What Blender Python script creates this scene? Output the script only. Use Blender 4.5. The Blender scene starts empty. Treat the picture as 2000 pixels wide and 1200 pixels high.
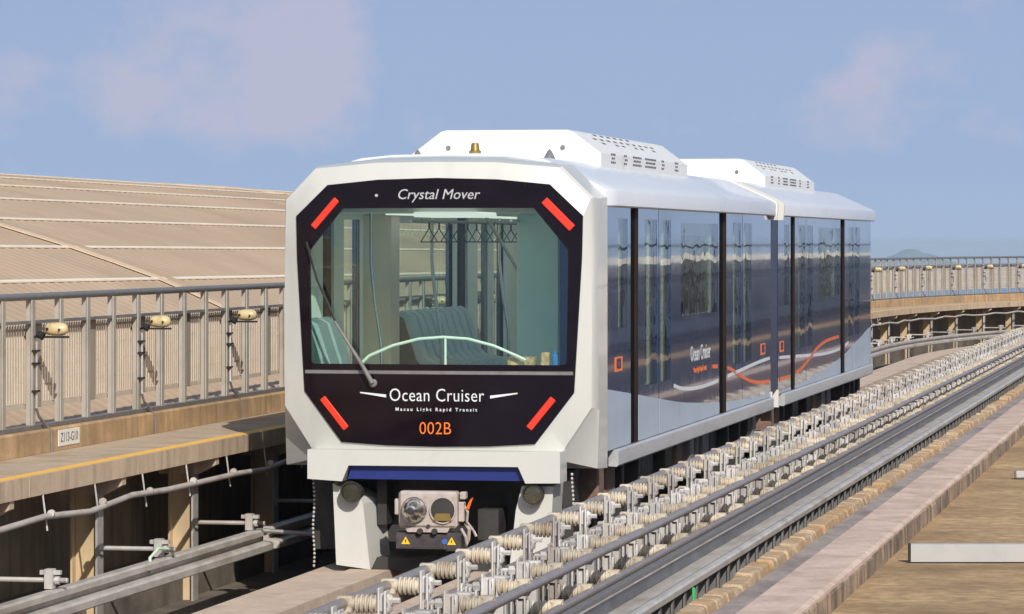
import bpy, bmesh, math, random
from mathutils import Matrix, Vector
R = math.radians
random.seed(7)
sc = bpy.context.scene
C = sc.collection
# ------------------------------------------------------------------ camera, world, sun, exposure
FOC, HOR, ZC = 7000.0, 473.0, 2.68          # focal length and horizon row in pixels of a 2000 px wide picture, eye height
TH = R(11.39); SN, CS = math.sin(TH), math.cos(TH)
X0, Y0 = -.66, 29.25                         # nose of the train
cam = bpy.data.cameras.new('camera'); camo = bpy.data.objects.new('camera', cam); C.objects.link(camo)
camo.location = (0, 0, ZC); camo.rotation_euler = (R(90), 0, 0)
cam.sensor_width = 36; cam.lens = FOC / 2000 * 36; cam.shift_y = -(600 - HOR) / 2000
cam.clip_start = .5; cam.clip_end = 30000
sc.camera = camo
SUN_EL = R(34)
sd = Vector((CS - 2.03 * SN, -SN - 2.03 * CS, 0)).normalized()
sd = Vector((sd.x * math.cos(SUN_EL), sd.y * math.cos(SUN_EL), math.sin(SUN_EL)))   # towards the sun
sun = bpy.data.lights.new('sun', 'SUN'); suno = bpy.data.objects.new('sun', sun); C.objects.link(suno)
sun.energy = 4.3; sun.angle = R(.5); sun.color = (1, .95, .875)
suno.rotation_euler = sd.to_track_quat('Z', 'Y').to_euler(); suno.location = sd * 60
w = bpy.data.worlds.new('World'); sc.world = w; w.use_nodes = True
nt = w.node_tree; nt.nodes.clear()
def wn(t, **k):
    n = nt.nodes.new(t)
    for a, b in k.items(): setattr(n, a, b)
    return n
def wl(a, b): nt.links.new(a, b)
def wm(op, a, b=None, c=None, clamp=False):
    n = wn('ShaderNodeMath', operation=op, use_clamp=clamp)
    for i, v in enumerate((a, b, c)):
        if v is None: continue
        if isinstance(v, (int, float)): n.inputs[i].default_value = v
        else: wl(v, n.inputs[i])
    return n.outputs[0]
def wmix(f, a, b):
    n = wn('ShaderNodeMix', data_type='RGBA')
    for s, v in ((0, f), (6, a), (7, b)):
        if isinstance(v, tuple): n.inputs[s].default_value = v + (1,)
        elif isinstance(v, (int, float)): n.inputs[s].default_value = v
        else: wl(v, n.inputs[s])
    return n.outputs[2]
sky = wn('ShaderNodeTexSky', sky_type='NISHITA', sun_disc=False, sun_elevation=SUN_EL, air_density=1.2, dust_density=1.5, ozone_density=1.5)
sky.sun_rotation = math.atan2(sd.x, sd.y)
tc = wn('ShaderNodeTexCoord'); sep = wn('ShaderNodeSeparateXYZ'); wl(tc.outputs['Generated'], sep.inputs[0])
dx, dy, dz = sep.outputs
elev = wm('ADD', dz, 0)
# hazy band of the lower sky: pale lavender at the horizon, bluer above
ramp = wn('ShaderNodeValToRGB'); wl(wm('MULTIPLY_ADD', elev, 5.0, .25), ramp.inputs[0])
cr = ramp.color_ramp
K = 10.0
def lin(r, g, b): return tuple(((v / 255 / 12.92) if v / 255 < .04045 else ((v / 255 + .055) / 1.055) ** 2.4) for v in (r, g, b))
SKYC = [(.0, (165, 179, 200)), (.20, (167, 184, 208)), (.26, (165, 185, 214)), (.36, (160, 181, 214)), (.55, (158, 178, 213)), (1, (134, 160, 205))]
for i, (p, c) in enumerate(SKYC):
    e = cr.elements[i] if i < 2 else cr.elements.new(p)
    e.position = p; e.color = tuple(lin(*c)) + (1,)
az = wm('ARCTAN2', dx, dy)
comb = wn('ShaderNodeCombineXYZ'); wl(az, comb.inputs[0]); wl(wm('MULTIPLY', elev, 1.3), comb.inputs[1]); comb.inputs[2].default_value = 3.7
n1 = wn('ShaderNodeTexNoise'); wl(comb.outputs[0], n1.inputs['Vector']); n1.inputs['Scale'].default_value = 34; n1.inputs['Detail'].default_value = 12; n1.inputs['Roughness'].default_value = .62
n2 = wn('ShaderNodeTexNoise'); wl(comb.outputs[0], n2.inputs['Vector']); n2.inputs['Scale'].default_value = 11; n2.inputs['Detail'].default_value = 3
def blob(a0, e0, ra, re, k):                  # a cloud bank around one bearing and height
    d = wm('ADD', wm('POWER', wm('DIVIDE', wm('SUBTRACT', az, a0), ra), 2.0), wm('POWER', wm('DIVIDE', wm('SUBTRACT', elev, e0), re), 2.0))
    return wm('MULTIPLY', wm('POWER', 2.718, wm('MULTIPLY', d, -1.0)), k)
BL = [(-.070, .062, .026, .026, 1.0), (-.058, .046, .018, .020, .9), (-.105, .041, .026, .013, .75), (-.028, .034, .014, .009, .85), (.013, .034, .009, .006, .6), (-.015, .030, .010, .006, .55),
      (.098, .042, .020, .013, .8), (-.084, .034, .030, .008, .6), (.134, .040, .014, .014, .5), (-.145, .036, .016, .016, .55), (-.05, .060, .010, .016, .6), (.125, .060, .03, .02, .35), (-.13, .062, .03, .02, .4)]
acc = None
for b in BL:
    v = blob(*b); acc = v if acc is None else wm('ADD', acc, v)
band = wm('MULTIPLY', wm('SUBTRACT', n2.outputs[0], .5, clamp=True), .9)     # thin cloud all round the sky
mask = wm('MULTIPLY', wm('SUBTRACT', wm('ADD', wm('ADD', acc, wm('MULTIPLY', wm('SUBTRACT', n1.outputs[0], .5), 3.2)), band), .36), 1.25, clamp=True)
mask = wm('MULTIPLY', mask, wm('MULTIPLY', wm('ADD', elev, -.012), 70, clamp=True))
base = wmix(wm('MULTIPLY', mask, .50), ramp.outputs[0], lin(203, 194, 207))
sc10 = wn('ShaderNodeVectorMath', operation='SCALE'); wl(base, sc10.inputs[0]); sc10.inputs['Scale'].default_value = K
fup = wm('MULTIPLY', wm('SUBTRACT', elev, .10), 4.0, clamp=True)
col = wmix(fup, sc10.outputs[0], sky.outputs[0])
bg = wn('ShaderNodeBackground'); bg.inputs['Strength'].default_value = .1; wl(col, bg.inputs['Color'])
wo = wn('ShaderNodeOutputWorld'); wl(bg.outputs[0], wo.inputs[0])
vs = sc.view_settings; vs.view_transform = 'Standard'; vs.look = 'None'; vs.gamma = 1; vs.exposure = 0; vs.use_curve_mapping = False
sc.render.engine = 'CYCLES'
cy = sc.cycles; cy.use_denoising = True; cy.max_bounces = 10; cy.transparent_max_bounces = 24; cy.glossy_bounces = 4; cy.diffuse_bounces = 6
cy.caustics_reflective = False; cy.caustics_refractive = False

# ------------------------------------------------------------------ materials
MATS = {}
def M(name, col, rough=.5, metal=0, var=.12, scale=5, bump=0, streak=0, spec=.5, coat=0, ior=1.5, dirt=None, dirtamt=.5, dscale=1.3, bscale=None, aniso=(1, 1, 1), rnd=.0, dist=.02):
    m = bpy.data.materials.new(name); m.use_nodes = True; t = m.node_tree
    b = t.nodes['Principled BSDF']; L = t.links.new
    def N(ty): return t.nodes.new(ty)
    tc = N('ShaderNodeTexCoord'); mp = N('ShaderNodeMapping'); mp.inputs['Scale'].default_value = aniso
    oi = N('ShaderNodeObjectInfo'); ad = N('ShaderNodeVectorMath'); ad.operation = 'ADD'
    off = N('ShaderNodeMath'); off.operation = 'MULTIPLY'; off.inputs[1].default_value = 57.0; L(oi.outputs['Random'], off.inputs[0])
    L(tc.outputs['Object'], ad.inputs[0]); L(off.outputs[0], ad.inputs[1]); L(ad.outputs[0], mp.inputs[0])
    def noise(s, d=6, r=.6):
        n = N('ShaderNodeTexNoise'); n.inputs['Scale'].default_value = s; n.inputs['Detail'].default_value = d; n.inputs['Roughness'].default_value = r
        L(mp.outputs[0], n.inputs['Vector']); return n.outputs[0]
    def rmp(x, lo, hi):
        n = N('ShaderNodeMapRange'); n.inputs[1].default_value = lo; n.inputs[2].default_value = hi; n.clamp = True; L(x, n.inputs[0]); return n.outputs[0]
    def mix(f, a, bb):
        n = N('ShaderNodeMix'); n.data_type = 'RGBA'
        L(f, n.inputs[0])
        for s, v in ((6, a), (7, bb)):
            if isinstance(v, tuple): n.inputs[s].default_value = v + (1,)
            else: L(v, n.inputs[s])
        return n.outputs[2]
    lo = tuple(max(0, c * (1 - var)) for c in col); hi = tuple(min(1, c * (1 + var)) for c in col)
    c = mix(rmp(noise(scale), .3, .7), lo, hi)
    if dirt:
        c2 = mix(rmp(noise(dscale, 8, .65), .62 - .35 * dirtamt, .72), c, dirt); c = c2
    if streak:
        mp2 = N('ShaderNodeMapping'); mp2.inputs['Scale'].default_value = (1, 1, .12); L(ad.outputs[0], mp2.inputs[0])
        n = N('ShaderNodeTexNoise'); n.inputs['Scale'].default_value = 9; n.inputs['Detail'].default_value = 5; L(mp2.outputs[0], n.inputs['Vector'])
        c = mix(rmp(n.outputs[0], .45, .75), c, tuple(x * (1 - streak) for x in col))
    if rnd:
        hv = N('ShaderNodeHueSaturation'); mr = N('ShaderNodeMapRange'); L(oi.outputs['Random'], mr.inputs[0]); mr.inputs[3].default_value = 1 - rnd; mr.inputs[4].default_value = 1 + rnd
        L(mr.outputs[0], hv.inputs['Value']); L(c, hv.inputs['Color']); c = hv.outputs[0]
    L(c, b.inputs['Base Color'])
    rr = N('ShaderNodeMapRange'); L(noise(scale * 2.3), rr.inputs[0]); rr.inputs[3].default_value = max(0, rough * .8); rr.inputs[4].default_value = min(1, rough * 1.25); L(rr.outputs[0], b.inputs['Roughness'])
    b.inputs['Metallic'].default_value = metal; b.inputs['IOR'].default_value = ior; b.inputs['Specular IOR Level'].default_value = spec
    b.inputs['Coat Weight'].default_value = coat; b.inputs['Coat Roughness'].default_value = .04
    if bump:
        bp = N('ShaderNodeBump'); bp.inputs['Strength'].default_value = bump; bp.inputs['Distance'].default_value = dist
        L(noise(bscale or scale * 6, 8), bp.inputs['Height']); L(bp.outputs[0], b.inputs['Normal'])
    MATS[name] = m; return m
def glass(name, tint, refl=1.0, wav=0, r0=.045):
    m = bpy.data.materials.new(name); m.use_nodes = True; t = m.node_tree; t.nodes.clear(); L = t.links.new
    def N(ty): return t.nodes.new(ty)
    tr = N('ShaderNodeBsdfTransparent'); tr.inputs[0].default_value = tint + (1,)
    gl = N('ShaderNodeBsdfGlossy'); gl.inputs['Roughness'].default_value = .0
    lw = N('ShaderNodeLayerWeight'); lw.inputs['Blend'].default_value = .5
    p = N('ShaderNodeMath'); p.operation = 'POWER'; L(lw.outputs['Facing'], p.inputs[0]); p.inputs[1].default_value = 5
    q = N('ShaderNodeMath'); q.operation = 'MULTIPLY_ADD'; L(p.outputs[0], q.inputs[0]); q.inputs[1].default_value = (1 - r0) * refl; q.inputs[2].default_value = r0; q.use_clamp = True
    mx = N('ShaderNodeMixShader'); L(q.outputs[0], mx.inputs[0]); L(tr.outputs[0], mx.inputs[1]); L(gl.outputs[0], mx.inputs[2])
    if wav:
        tc = N('ShaderNodeTexCoord'); n = N('ShaderNodeTexNoise'); n.inputs['Scale'].default_value = 1.1; n.inputs['Detail'].default_value = 2; L(tc.outputs['Object'], n.inputs['Vector'])
        bp = N('ShaderNodeBump'); bp.inputs['Strength'].default_value = wav; bp.inputs['Distance'].default_value = .05; L(n.outputs[0], bp.inputs['Height']); L(bp.outputs[0], gl.inputs['Normal'])
    o = N('ShaderNodeOutputMaterial'); L(mx.outputs[0], o.inputs[0]); MATS[name] = m; return m
concrete_w = M('walkway concrete', (.47, .37, .265), .85, var=.14, scale=3, bump=.25, dirt=(.36, .25, .155), dirtamt=.4)
concrete_f = M('fascia concrete', (.56, .42, .29), .85, var=.12, scale=4, bump=.2, streak=.35)
concrete_k = M('kerb concrete', (.50, .33, .175), .88, var=.2, scale=4, bump=.3, streak=.4, dirt=(.30, .19, .10), dirtamt=.4)
concrete_p = M('track pad concrete', (.56, .44, .345), .85, var=.12, scale=6, bump=.3, dirt=(.38, .29, .23), dirtamt=.25)
concrete_q = M('kerb wall concrete', (.67, .515, .425), .88, var=.13, scale=28, bump=.5, bscale=60, dirt=(.42, .305, .23), dirtamt=.6, dscale=2.6)
concrete_side = M('kerb wall side', (.42, .31, .215), .9, var=.25, scale=7, bump=.5, streak=.8, dirt=(.09, .065, .045), dirtamt=.6, dscale=3)
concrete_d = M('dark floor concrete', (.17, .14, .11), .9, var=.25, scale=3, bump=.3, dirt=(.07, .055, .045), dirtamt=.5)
slab_g = M('slab concrete', (.34, .295, .275), .88, var=.2, scale=6, bump=.3, dirt=(.15, .125, .11), dirtamt=.4, aniso=(1, .4, 1))
ground_b = M('stained ground', (.52, .35, .185), .9, var=.35, scale=9, bump=.6, bscale=45, dirt=(.20, .125, .06), dirtamt=.7, dscale=.8, aniso=(.9, 1.0, 1))
mortar = M('rough mortar', (.47, .345, .225), .95, var=.3, scale=11, bump=.8, dirt=(.46, .25, .085), dirtamt=.45, dscale=1.5, bscale=40)
yellow = M('yellow paint', (.90, .50, .08), .7, var=.12, scale=12, bump=.1)
galv = M('galvanised steel', (.50, .475, .45), .5, .15, var=.14, scale=14, bump=.05, dirt=(.38, .31, .25), dirtamt=.35, rnd=.22)
galv_d = M('dull grey steel', (.24, .225, .215), .5, .45, var=.15, scale=10, bump=.05)
fence_m = M('fence paint', (.42, .385, .335), .5, .1, var=.08, scale=6, dirt=(.30, .255, .20), dirtamt=.25)
panel_m = M('fence infill paint', (.56, .47, .37), .6, .0, var=.1, scale=6)
rail_top = M('handrail pipe', (.25, .24, .235), .42, .4, var=.1, scale=10)
railm = M('contact rail', (.34, .295, .275), .38, .35, var=.12, scale=14, bump=.04)
steel = M('guide rail steel', (.58, .53, .475), .42, .25, var=.2, scale=9, bump=.06, aniso=(1, .3, 1), dirt=(.38, .30, .24), dirtamt=.3, dscale=4)
col_p = M('column paint', (.56, .42, .25), .7, .0, var=.12, scale=4, streak=.25)
cream = M('cream porcelain', (.52, .455, .355), .4, .0, var=.12, scale=20, dirt=(.34, .24, .14), dirtamt=.35, dscale=7, rnd=.2)
lampc = M('cream lamp glass', (.60, .48, .26), .3, .0, var=.08, scale=10, dirt=(.34, .24, .12), dirtamt=.25, dscale=8)
black = M('black plastic', (.018, .017, .016), .45, var=.2)
white = M('white paint', (.585, .585, .545), .32, var=.015, scale=2, coat=.3, dirt=(.52, .515, .475), dirtamt=.15, dscale=1.2, streak=.05)
roofw = M('roof paint', (.66, .69, .74), .35, var=.02, scale=2, coat=.2, dirt=(.58, .60, .64), dirtamt=.12, dscale=1.5)
acw = M('unit paint', (.80, .80, .775), .35, var=.02, scale=3, dirt=(.66, .65, .62), dirtamt=.12, dscale=3)
maskm = M('black glass mask', (.009, .005, .008), .06, var=.3, scale=2, spec=.22)
navy = M('navy gloss panel', (.007, .027, .135), .015, var=.2, scale=2, coat=1.0, ior=1.95, bump=.13, bscale=1.3, dist=.05)
navyp = M('navy paint', (.018, .03, .17), .35, var=.1, scale=3)
navyd = M('navy bellows', (.006, .014, .06), .5, var=.15)
silver = M('silver panel', (.41, .49, .60), .38, .0, var=.05, scale=1.5, coat=.08, spec=.35, dirt=(.33, .40, .48), dirtamt=.2)
skirtm = M('aluminium skirt', (.60, .61, .63), .3, .35, var=.08, scale=8, aniso=(1, .2, 1), dirt=(.40, .40, .40), dirtamt=.3, dscale=4)
pillarm = M('dark pillar', (.040, .026, .018), .85, var=.15, scale=3, spec=.08)
pillard = M('dark pillar rubber', (.008, .006, .006), .9, var=.15, scale=3, spec=.05)
red = M('red reflector', (.85, .045, .02), .3, var=.12, scale=60, bump=.15, bscale=140)
orange = M('orange vinyl', (.85, .14, .02), .35, var=.04)
orange_t = M('orange lettering', (.90, .20, .03), .4, var=.04)
white_t = M('white lettering', (.72, .74, .76), .4, var=.03)
grey_t = M('grey lettering', (.50, .50, .52), .4, var=.03)
under = M('underframe steel', (.035, .032, .030), .6, var=.4, scale=4, bump=.1)
under_g = M('grey equipment box', (.17, .16, .155), .55, var=.25, scale=5, bump=.1)
under_r = M('rusty bracket', (.19, .12, .085), .8, var=.3, scale=8, bump=.2)
rubber = M('tyre rubber', (.015, .015, .015), .8, var=.2, bump=.1)
rimm = M('wheel rim', (.20, .24, .28), .4, .6, var=.2)
coup = M('coupler casting', (.50, .43, .39), .55, .2, var=.12, scale=12, bump=.12, dirt=(.33, .25, .2), dirtamt=.25, dscale=10)
chrome = M('polished steel', (.62, .60, .56), .2, .95, var=.08, scale=12)
cover = M('ribbed dark cover', (.060, .050, .052), .5, var=.25, scale=12, bump=.2)
brass = M('brass', (.40, .28, .09), .35, .7, var=.1)
gapshadem = M('painted rib gap shade', (.03, .06, .065), .6, var=.1)
benchm = M('pale blue grey bench', (.44, .56, .62), .5, var=.1, scale=6)
teal = M('teal lining', (.62, .80, .79), .5, var=.05, scale=2)
seatm = M('blue grey seat', (.17, .235, .27), .55, var=.12, scale=6)
lining = M('interior lining', (.86, .90, .86), .5, var=.05, scale=2)
ceil = M('interior ceiling', (.85, .85, .82), .6, var=.04)
floorm = M('vehicle floor', (.50, .50, .48), .6, var=.1)
beige = M('interior column', (.72, .64, .52), .5, var=.06)
roofm = M('roof sheet', (.53, .385, .25), .5, .0, var=.08, scale=.35, dirt=(.42, .295, .18), dirtamt=.5, dscale=.3, aniso=(1, 1, 1))
stripm = M('pale lap strip', (.88, .77, .62), .5, .0, var=.08, scale=3)
seamm = M('roof seam', (.50, .36, .235), .55, var=.08, scale=3)
paper = M('white plate', (.80, .76, .68), .5, var=.03)
ink = M('grey lettering paint', (.17, .17, .17), .6, var=.1)
yel_s = M('yellow sticker', (.85, .55, .03), .5, var=.04)
blu_s = M('blue sticker', (.05, .13, .42), .5, var=.04)
green_c = M('green cable', (.03, .40, .10), .5, var=.1)
pale_c = M('pale green cable', (.55, .68, .52), .5, var=.1)
conduit = M('grey conduit', (.46, .41, .37), .55, var=.12, scale=10, bump=.1, dirt=(.24, .2, .17), dirtamt=.3, dscale=5)
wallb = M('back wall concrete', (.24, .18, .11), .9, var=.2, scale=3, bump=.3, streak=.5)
sea_m = M('sea water', (.16, .23, .30), .25, var=.08, scale=.02)
hill_m = M('hill', (.10, .15, .17), .9, var=.2, scale=.01)
bldg = M('building render', (.84, .77, .70), .8, var=.1, scale=.5, streak=.15)
bldg_t = M('building trim', (.90, .82, .66), .8, var=.1, scale=.8)
bldg_d = M('building opening', (.05, .05, .05), .3, var=.2, scale=.8)
lens = glass('lamp lens', (.75, .75, .68), 1.0)
wglass = glass('windscreen glass', (.90, .99, .945), .8)
sglass = glass('side window glass', (.92, .98, .94), 1.25, wav=.12, r0=.06)
lglass = glass('far window glass', (.94, .985, .95), .6)

# ------------------------------------------------------------------ mesh helpers
class MB:
    def __init__(s): s.bm = bmesh.new(); s.mats = []
    def mi(s, m):
        if m is None: return 0
        if m not in s.mats: s.mats.append(m)
        return s.mats.index(m)
    def face(s, vs, m=None):
        try: f = s.bm.faces.new(vs)
        except ValueError: return
        f.material_index = s.mi(m)
    def loft(s, rings, close=True, cap0=True, cap1=True, m=None):
        vr = [[s.bm.verts.new(p) for p in r] for r in rings]
        n = len(vr[0])
        for a, b in zip(vr, vr[1:]):
            for i in range(n if close else n - 1):
                j = (i + 1) % n
                s.face((a[i], a[j], b[j], b[i]), m)
        if cap0: s.face(list(reversed(vr[0])), m)
        if cap1: s.face(vr[-1], m)
        return s
    def box(s, x0, x1, y0, y1, z0, z1, mat=None, m=None):
        P = [(x0, y0), (x1, y0), (x1, y1), (x0, y1)]
        T = (lambda p: mat @ Vector(p)) if mat else (lambda p: p)
        return s.loft([[T((x, y, z0)) for x, y in P], [T((x, y, z1)) for x, y in P]], m=m)
    def rbox(s, x0, x1, y0, y1, z0, z1, r=.01, mat=None, m=None):       # box with eased edges
        T = (lambda p: mat @ Vector(p)) if mat else (lambda p: p)
        def ring(i, z): return [T(p) for p in ((x0 + r, y0 + i, z), (x1 - r, y0 + i, z), (x1 - i, y0 + r, z), (x1 - i, y1 - r, z), (x1 - r, y1 - i, z), (x0 + r, y1 - i, z), (x0 + i, y1 - r, z), (x0 + i, y0 + r, z))]
        rr = min(r, (z1 - z0) / 2.01)
        return s.loft([ring(r * .9, z0), ring(0, z0 + rr), ring(0, z1 - rr), ring(r * .9, z1)], m=m)
    def tube(s, pts, r, n=8, m=None, closed=False):
        pts = [Vector(p) for p in pts]; rings = []
        rs = r if isinstance(r, (list, tuple)) else [r] * len(pts)
        prev = None
        for i, p in enumerate(pts):
            a = pts[i - 1] if i else p; b = pts[i + 1] if i < len(pts) - 1 else p
            if closed: a = pts[i - 1]; b = pts[(i + 1) % len(pts)]
            d = (b - a).normalized()
            if prev is None: u = d.orthogonal().normalized()
            else: u = (prev - d * prev.dot(d)).normalized()
            prev = u; v = d.cross(u)
            rings.append([p + (u * math.cos(2 * math.pi * k / n) + v * math.sin(2 * math.pi * k / n)) * rs[i] for k in range(n)])
        if closed: rings.append(rings[0]); return s.loft(rings, cap0=False, cap1=False, m=m)
        return s.loft(rings, m=m)
    def lathe(s, prof, o, axis, n=14, m=None):                            # prof: (distance along the axis, radius)
        ax = Vector(axis).normalized(); u = ax.orthogonal().normalized(); v = ax.cross(u); o = Vector(o)
        return s.loft([[o + ax * t + (u * math.cos(2 * math.pi * k / n) + v * math.sin(2 * math.pi * k / n)) * max(r, 1e-4) for k in range(n)] for t, r in prof], m=m)
    def prism(s, poly, f0, f1, m=None):                                    # poly of 2-D points lifted by f0 and f1
        return s.loft([[f0(*p) for p in poly], [f1(*p) for p in poly]], m=m)
    def sweep(s, prof, ls, m=None, za=None):                               # cross-section (across, up) run along the track
        return s.loft([[W(a, l, z + (za(l) if za else 0)) for a, z in prof] for l in ls], m=m)
    def build(s, name, mat=None, parent=None, smooth=None, bevel=0):
        if bevel: bmesh.ops.bevel(s.bm, geom=[e for e in s.bm.edges if e.is_manifold and e.calc_face_angle(0) > .5], offset=bevel, segments=2, affect='EDGES', clamp_overlap=True)
        bmesh.ops.recalc_face_normals(s.bm, faces=s.bm.faces)
        me = bpy.data.meshes.new(name); s.bm.to_mesh(me); s.bm.free()
        for m in (s.mats or [mat]):
            if m: me.materials.append(m)
        if smooth:
            for p in me.polygons: p.use_smooth = True
            me.set_sharp_from_angle(angle=R(smooth))
        o = bpy.data.objects.new(name, me); C.objects.link(o)
        if parent: o.parent = parent
        return o
def thing(name, label, cat, loc=(0, 0, 0), rz=0, group=None):
    o = bpy.data.objects.new(name, None); C.objects.link(o); o.empty_display_size = .2
    o.location = loc; o.rotation_euler = (0, 0, rz); tag(o, label, cat, group); return o
def tag(o, label, cat, group=None):
    o['label'] = label; o['category'] = cat
    if group: o['group'] = group
    return o
def struct(o): o['kind'] = 'structure'; return o
def dup(root, loc, rz, label):
    r = root.copy(); C.objects.link(r); r.location = loc; r.rotation_euler = (0, 0, rz); r['label'] = label
    for ch in list(root.children):
        c = ch.copy(); C.objects.link(c); c.parent = r
        for g in list(ch.children):
            d = g.copy(); C.objects.link(d); d.parent = c
    return r
LC, RC = 55.0, 70.0                            # the guideway is straight to LC, then bends right with radius RC
def W(a, l, z=0):
    if l > LC:
        f = (l - LC) / RC; q = RC - a
        a, l = RC - q * math.cos(f), LC + q * math.sin(f)
    return Vector((X0 + a * CS + l * SN, Y0 - a * SN + l * CS, z))
def WR(l): return -TH - (max(0, l - LC) / RC)
def ls(l0, l1, step=2.0):
    if l1 <= LC: return [l0, l1]
    r = [l0] if l0 >= LC else [l0, LC]
    x = max(l0, LC)
    while x < l1 - 1e-6: x = min(l1, x + step); r.append(x)
    return r
def frange(a, b, st):
    r = []
    while a < b: r.append(a); a += st
    return r
ONES = ['first', 'second', 'third', 'fourth', 'fifth', 'sixth', 'seventh', 'eighth', 'ninth', 'tenth', 'eleventh', 'twelfth', 'thirteenth', 'fourteenth', 'fifteenth', 'sixteenth', 'seventeenth', 'eighteenth', 'nineteenth']
TENS = ['', '', 'twenty', 'thirty', 'forty', 'fifty', 'sixty', 'seventy', 'eighty', 'ninety']
def nth(i):
    i += 1
    if i < 20: return ONES[i - 1]
    return TENS[i // 10] + ('-' + ONES[i % 10 - 1] if i % 10 else '') if i % 10 else TENS[i // 10][:-1] + 'ieth'
def text(body, size, mat, name, parent, mx, sx=1.0, shear=0, bold=0, space=1.0, align='CENTER', ex=.002):
    cu = bpy.data.curves.new(name, 'FONT'); cu.body = body; cu.size = size; cu.shear = shear; cu.offset = bold; cu.space_character = space
    cu.align_x = align; cu.align_y = 'CENTER'; cu.extrude = ex; cu.resolution_u = 3
    t = bpy.data.objects.new(name, cu); C.objects.link(t)
    dg = bpy.context.evaluated_depsgraph_get(); me = bpy.data.meshes.new_from_object(t.evaluated_get(dg))
    bpy.data.objects.remove(t); bpy.data.curves.remove(cu)
    me.transform(mx @ Matrix.Diagonal((sx, 1, 1, 1))); me.materials.clear(); me.materials.append(mat)
    o = bpy.data.objects.new(name, me); C.objects.link(o); o.parent = parent; return o
# text planes: facing the viewer (-y) and facing right (+x)
def TF(x, y, z): return Matrix.Translation((x, y, z)) @ Matrix.Rotation(R(90), 4, 'X')
def TS(x, y, z): return Matrix.Translation((x, y, z)) @ Matrix.Rotation(R(90), 4, 'Z') @ Matrix.Rotation(R(90), 4, 'X')

# ------------------------------------------------------------------ the setting
b = MB(); b.loft([[(-4000, -200, -15), (4000, -200, -15)], [(-4000, 9000, -15 - 9200 * 27 / 7000), (4000, 9000, -15 - 9200 * 27 / 7000)]], close=False, cap0=False, cap1=False)
struct(b.build('sea', sea_m))
b = MB()
HX = [(0, 0), (.08, .12), (.18, .42), (.27, .62), (.36, .93), (.44, 1.0), (.52, .96), (.60, .74), (.68, .66), (.76, .52), (.86, .25), (.94, .08), (1, 0)]
b.loft([[(840 + 185 * u_, 8300 + 90 * v_, -52 + 6 + (34 * h_ + 1.2 * math.sin(9 * u_ + 3 * v_)) * (1 - v_ * v_) if abs(v_) < 1 else -52) for v_ in (-1, -.7, -.4, -.1, .2, .5, .8, 1)] for u_, h_ in HX], close=False, cap0=False, cap1=False)
struct(b.build('hill', hill_m, smooth=60))
# the damp sea air that fades the hill
hm = bpy.data.materials.new('haze air'); hm.use_nodes = True; hm.node_tree.nodes.clear()
pv = hm.node_tree.nodes.new('ShaderNodeVolumePrincipled'); pv.inputs['Color'].default_value = (.68, .85, 1, 1); pv.inputs['Density'].default_value = 1.3e-4
ho = hm.node_tree.nodes.new('ShaderNodeOutputMaterial'); hm.node_tree.links.new(pv.outputs[0], ho.inputs['Volume'])
hz = MB().box(-4100, 4100, -300, 9100, -53, 6).build('haze', hm); hz['kind'] = 'stuff'
L1 = 92.0
def strip(name, prof, mat, l0=-16, l1=L1): return struct(MB().sweep(prof, ls(l0, l1)).build(name, mat))
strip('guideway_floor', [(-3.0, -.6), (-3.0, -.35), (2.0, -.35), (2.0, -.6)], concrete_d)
for a0, a1, z in ((-1.0, -.69, -.02), (-.68, -.34, 0), (.36, 1.0, 0)):
    struct(MB().sweep([(a0, -.35), (a0, z), (a1, z), (a1, -.35)], ls(-16, L1)).build('running_pad', concrete_p))
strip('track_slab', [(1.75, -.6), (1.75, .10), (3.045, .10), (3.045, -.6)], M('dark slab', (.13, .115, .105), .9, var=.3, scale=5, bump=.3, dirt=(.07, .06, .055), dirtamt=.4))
strip('cable_deck', [(3.05, -.6), (3.05, .33), (3.68, .33), (3.68, -.6)], slab_g)
b = MB()
for i in range(80):
    l = -15 + i * .78; b.sweep([(3.21, .331), (3.21, .345), (3.675, .345), (3.675, .331)], [l, l + .755])
struct(b.build('deck_planks', slab_g))
def WS(a, l, z): return Vector((X0 + a * CS + l * SN, Y0 - a * SN + l * CS, z))
b = MB(); b.loft([[WS(3.9, -28, .44), WS(60, -28, .44)], [WS(3.9, 150, .44), WS(60, 150, .44)]], close=False, cap0=False, cap1=False)
struct(b.build('ground', ground_b))
dkb = M('dark reflection strip', (.035, .032, .030), .95, var=.4, scale=3)  # unseen dark strips, added to darken what the train side reflects
for a0, a1 in ((4.45, 6.75), (7.35, 8.6)):
    b = MB(); b.loft([[WS(a0, 13, .45), WS(a1, 13, .45)], [WS(a0, 140, .45), WS(a1, 140, .45)]], close=False, cap0=False, cap1=False); struct(b.build('reflection_strip', dkb))
# walkway slab on the left with its fascia and yellow edge line
strip('walkway', [(-3.05, .87), (-3.05, 1.0), (-2.02, 1.0), (-2.02, .87)], concrete_w)
b = MB(); l = -16.0
while l < L1:
    n = min(l + 5.9, L1); b.sweep([(-2.017, .86), (-2.017, 1.006), (-1.985, 1.006), (-1.985, .86)], ls(l, n - .012)); l = n
struct(b.build('walkway_edge', concrete_f))
struct(MB().sweep([(-2.13, 1.003), (-2.13, 1.007), (-2.02, 1.007), (-2.02, 1.003)], ls(-16, L1)).build('yellow_line', yellow))
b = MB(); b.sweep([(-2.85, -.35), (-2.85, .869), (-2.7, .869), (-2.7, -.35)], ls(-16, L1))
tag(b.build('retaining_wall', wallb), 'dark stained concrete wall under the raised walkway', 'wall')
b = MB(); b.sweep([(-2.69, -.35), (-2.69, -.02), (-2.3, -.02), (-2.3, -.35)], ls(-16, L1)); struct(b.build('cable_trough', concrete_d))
b = MB(); l = -16.0
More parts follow.
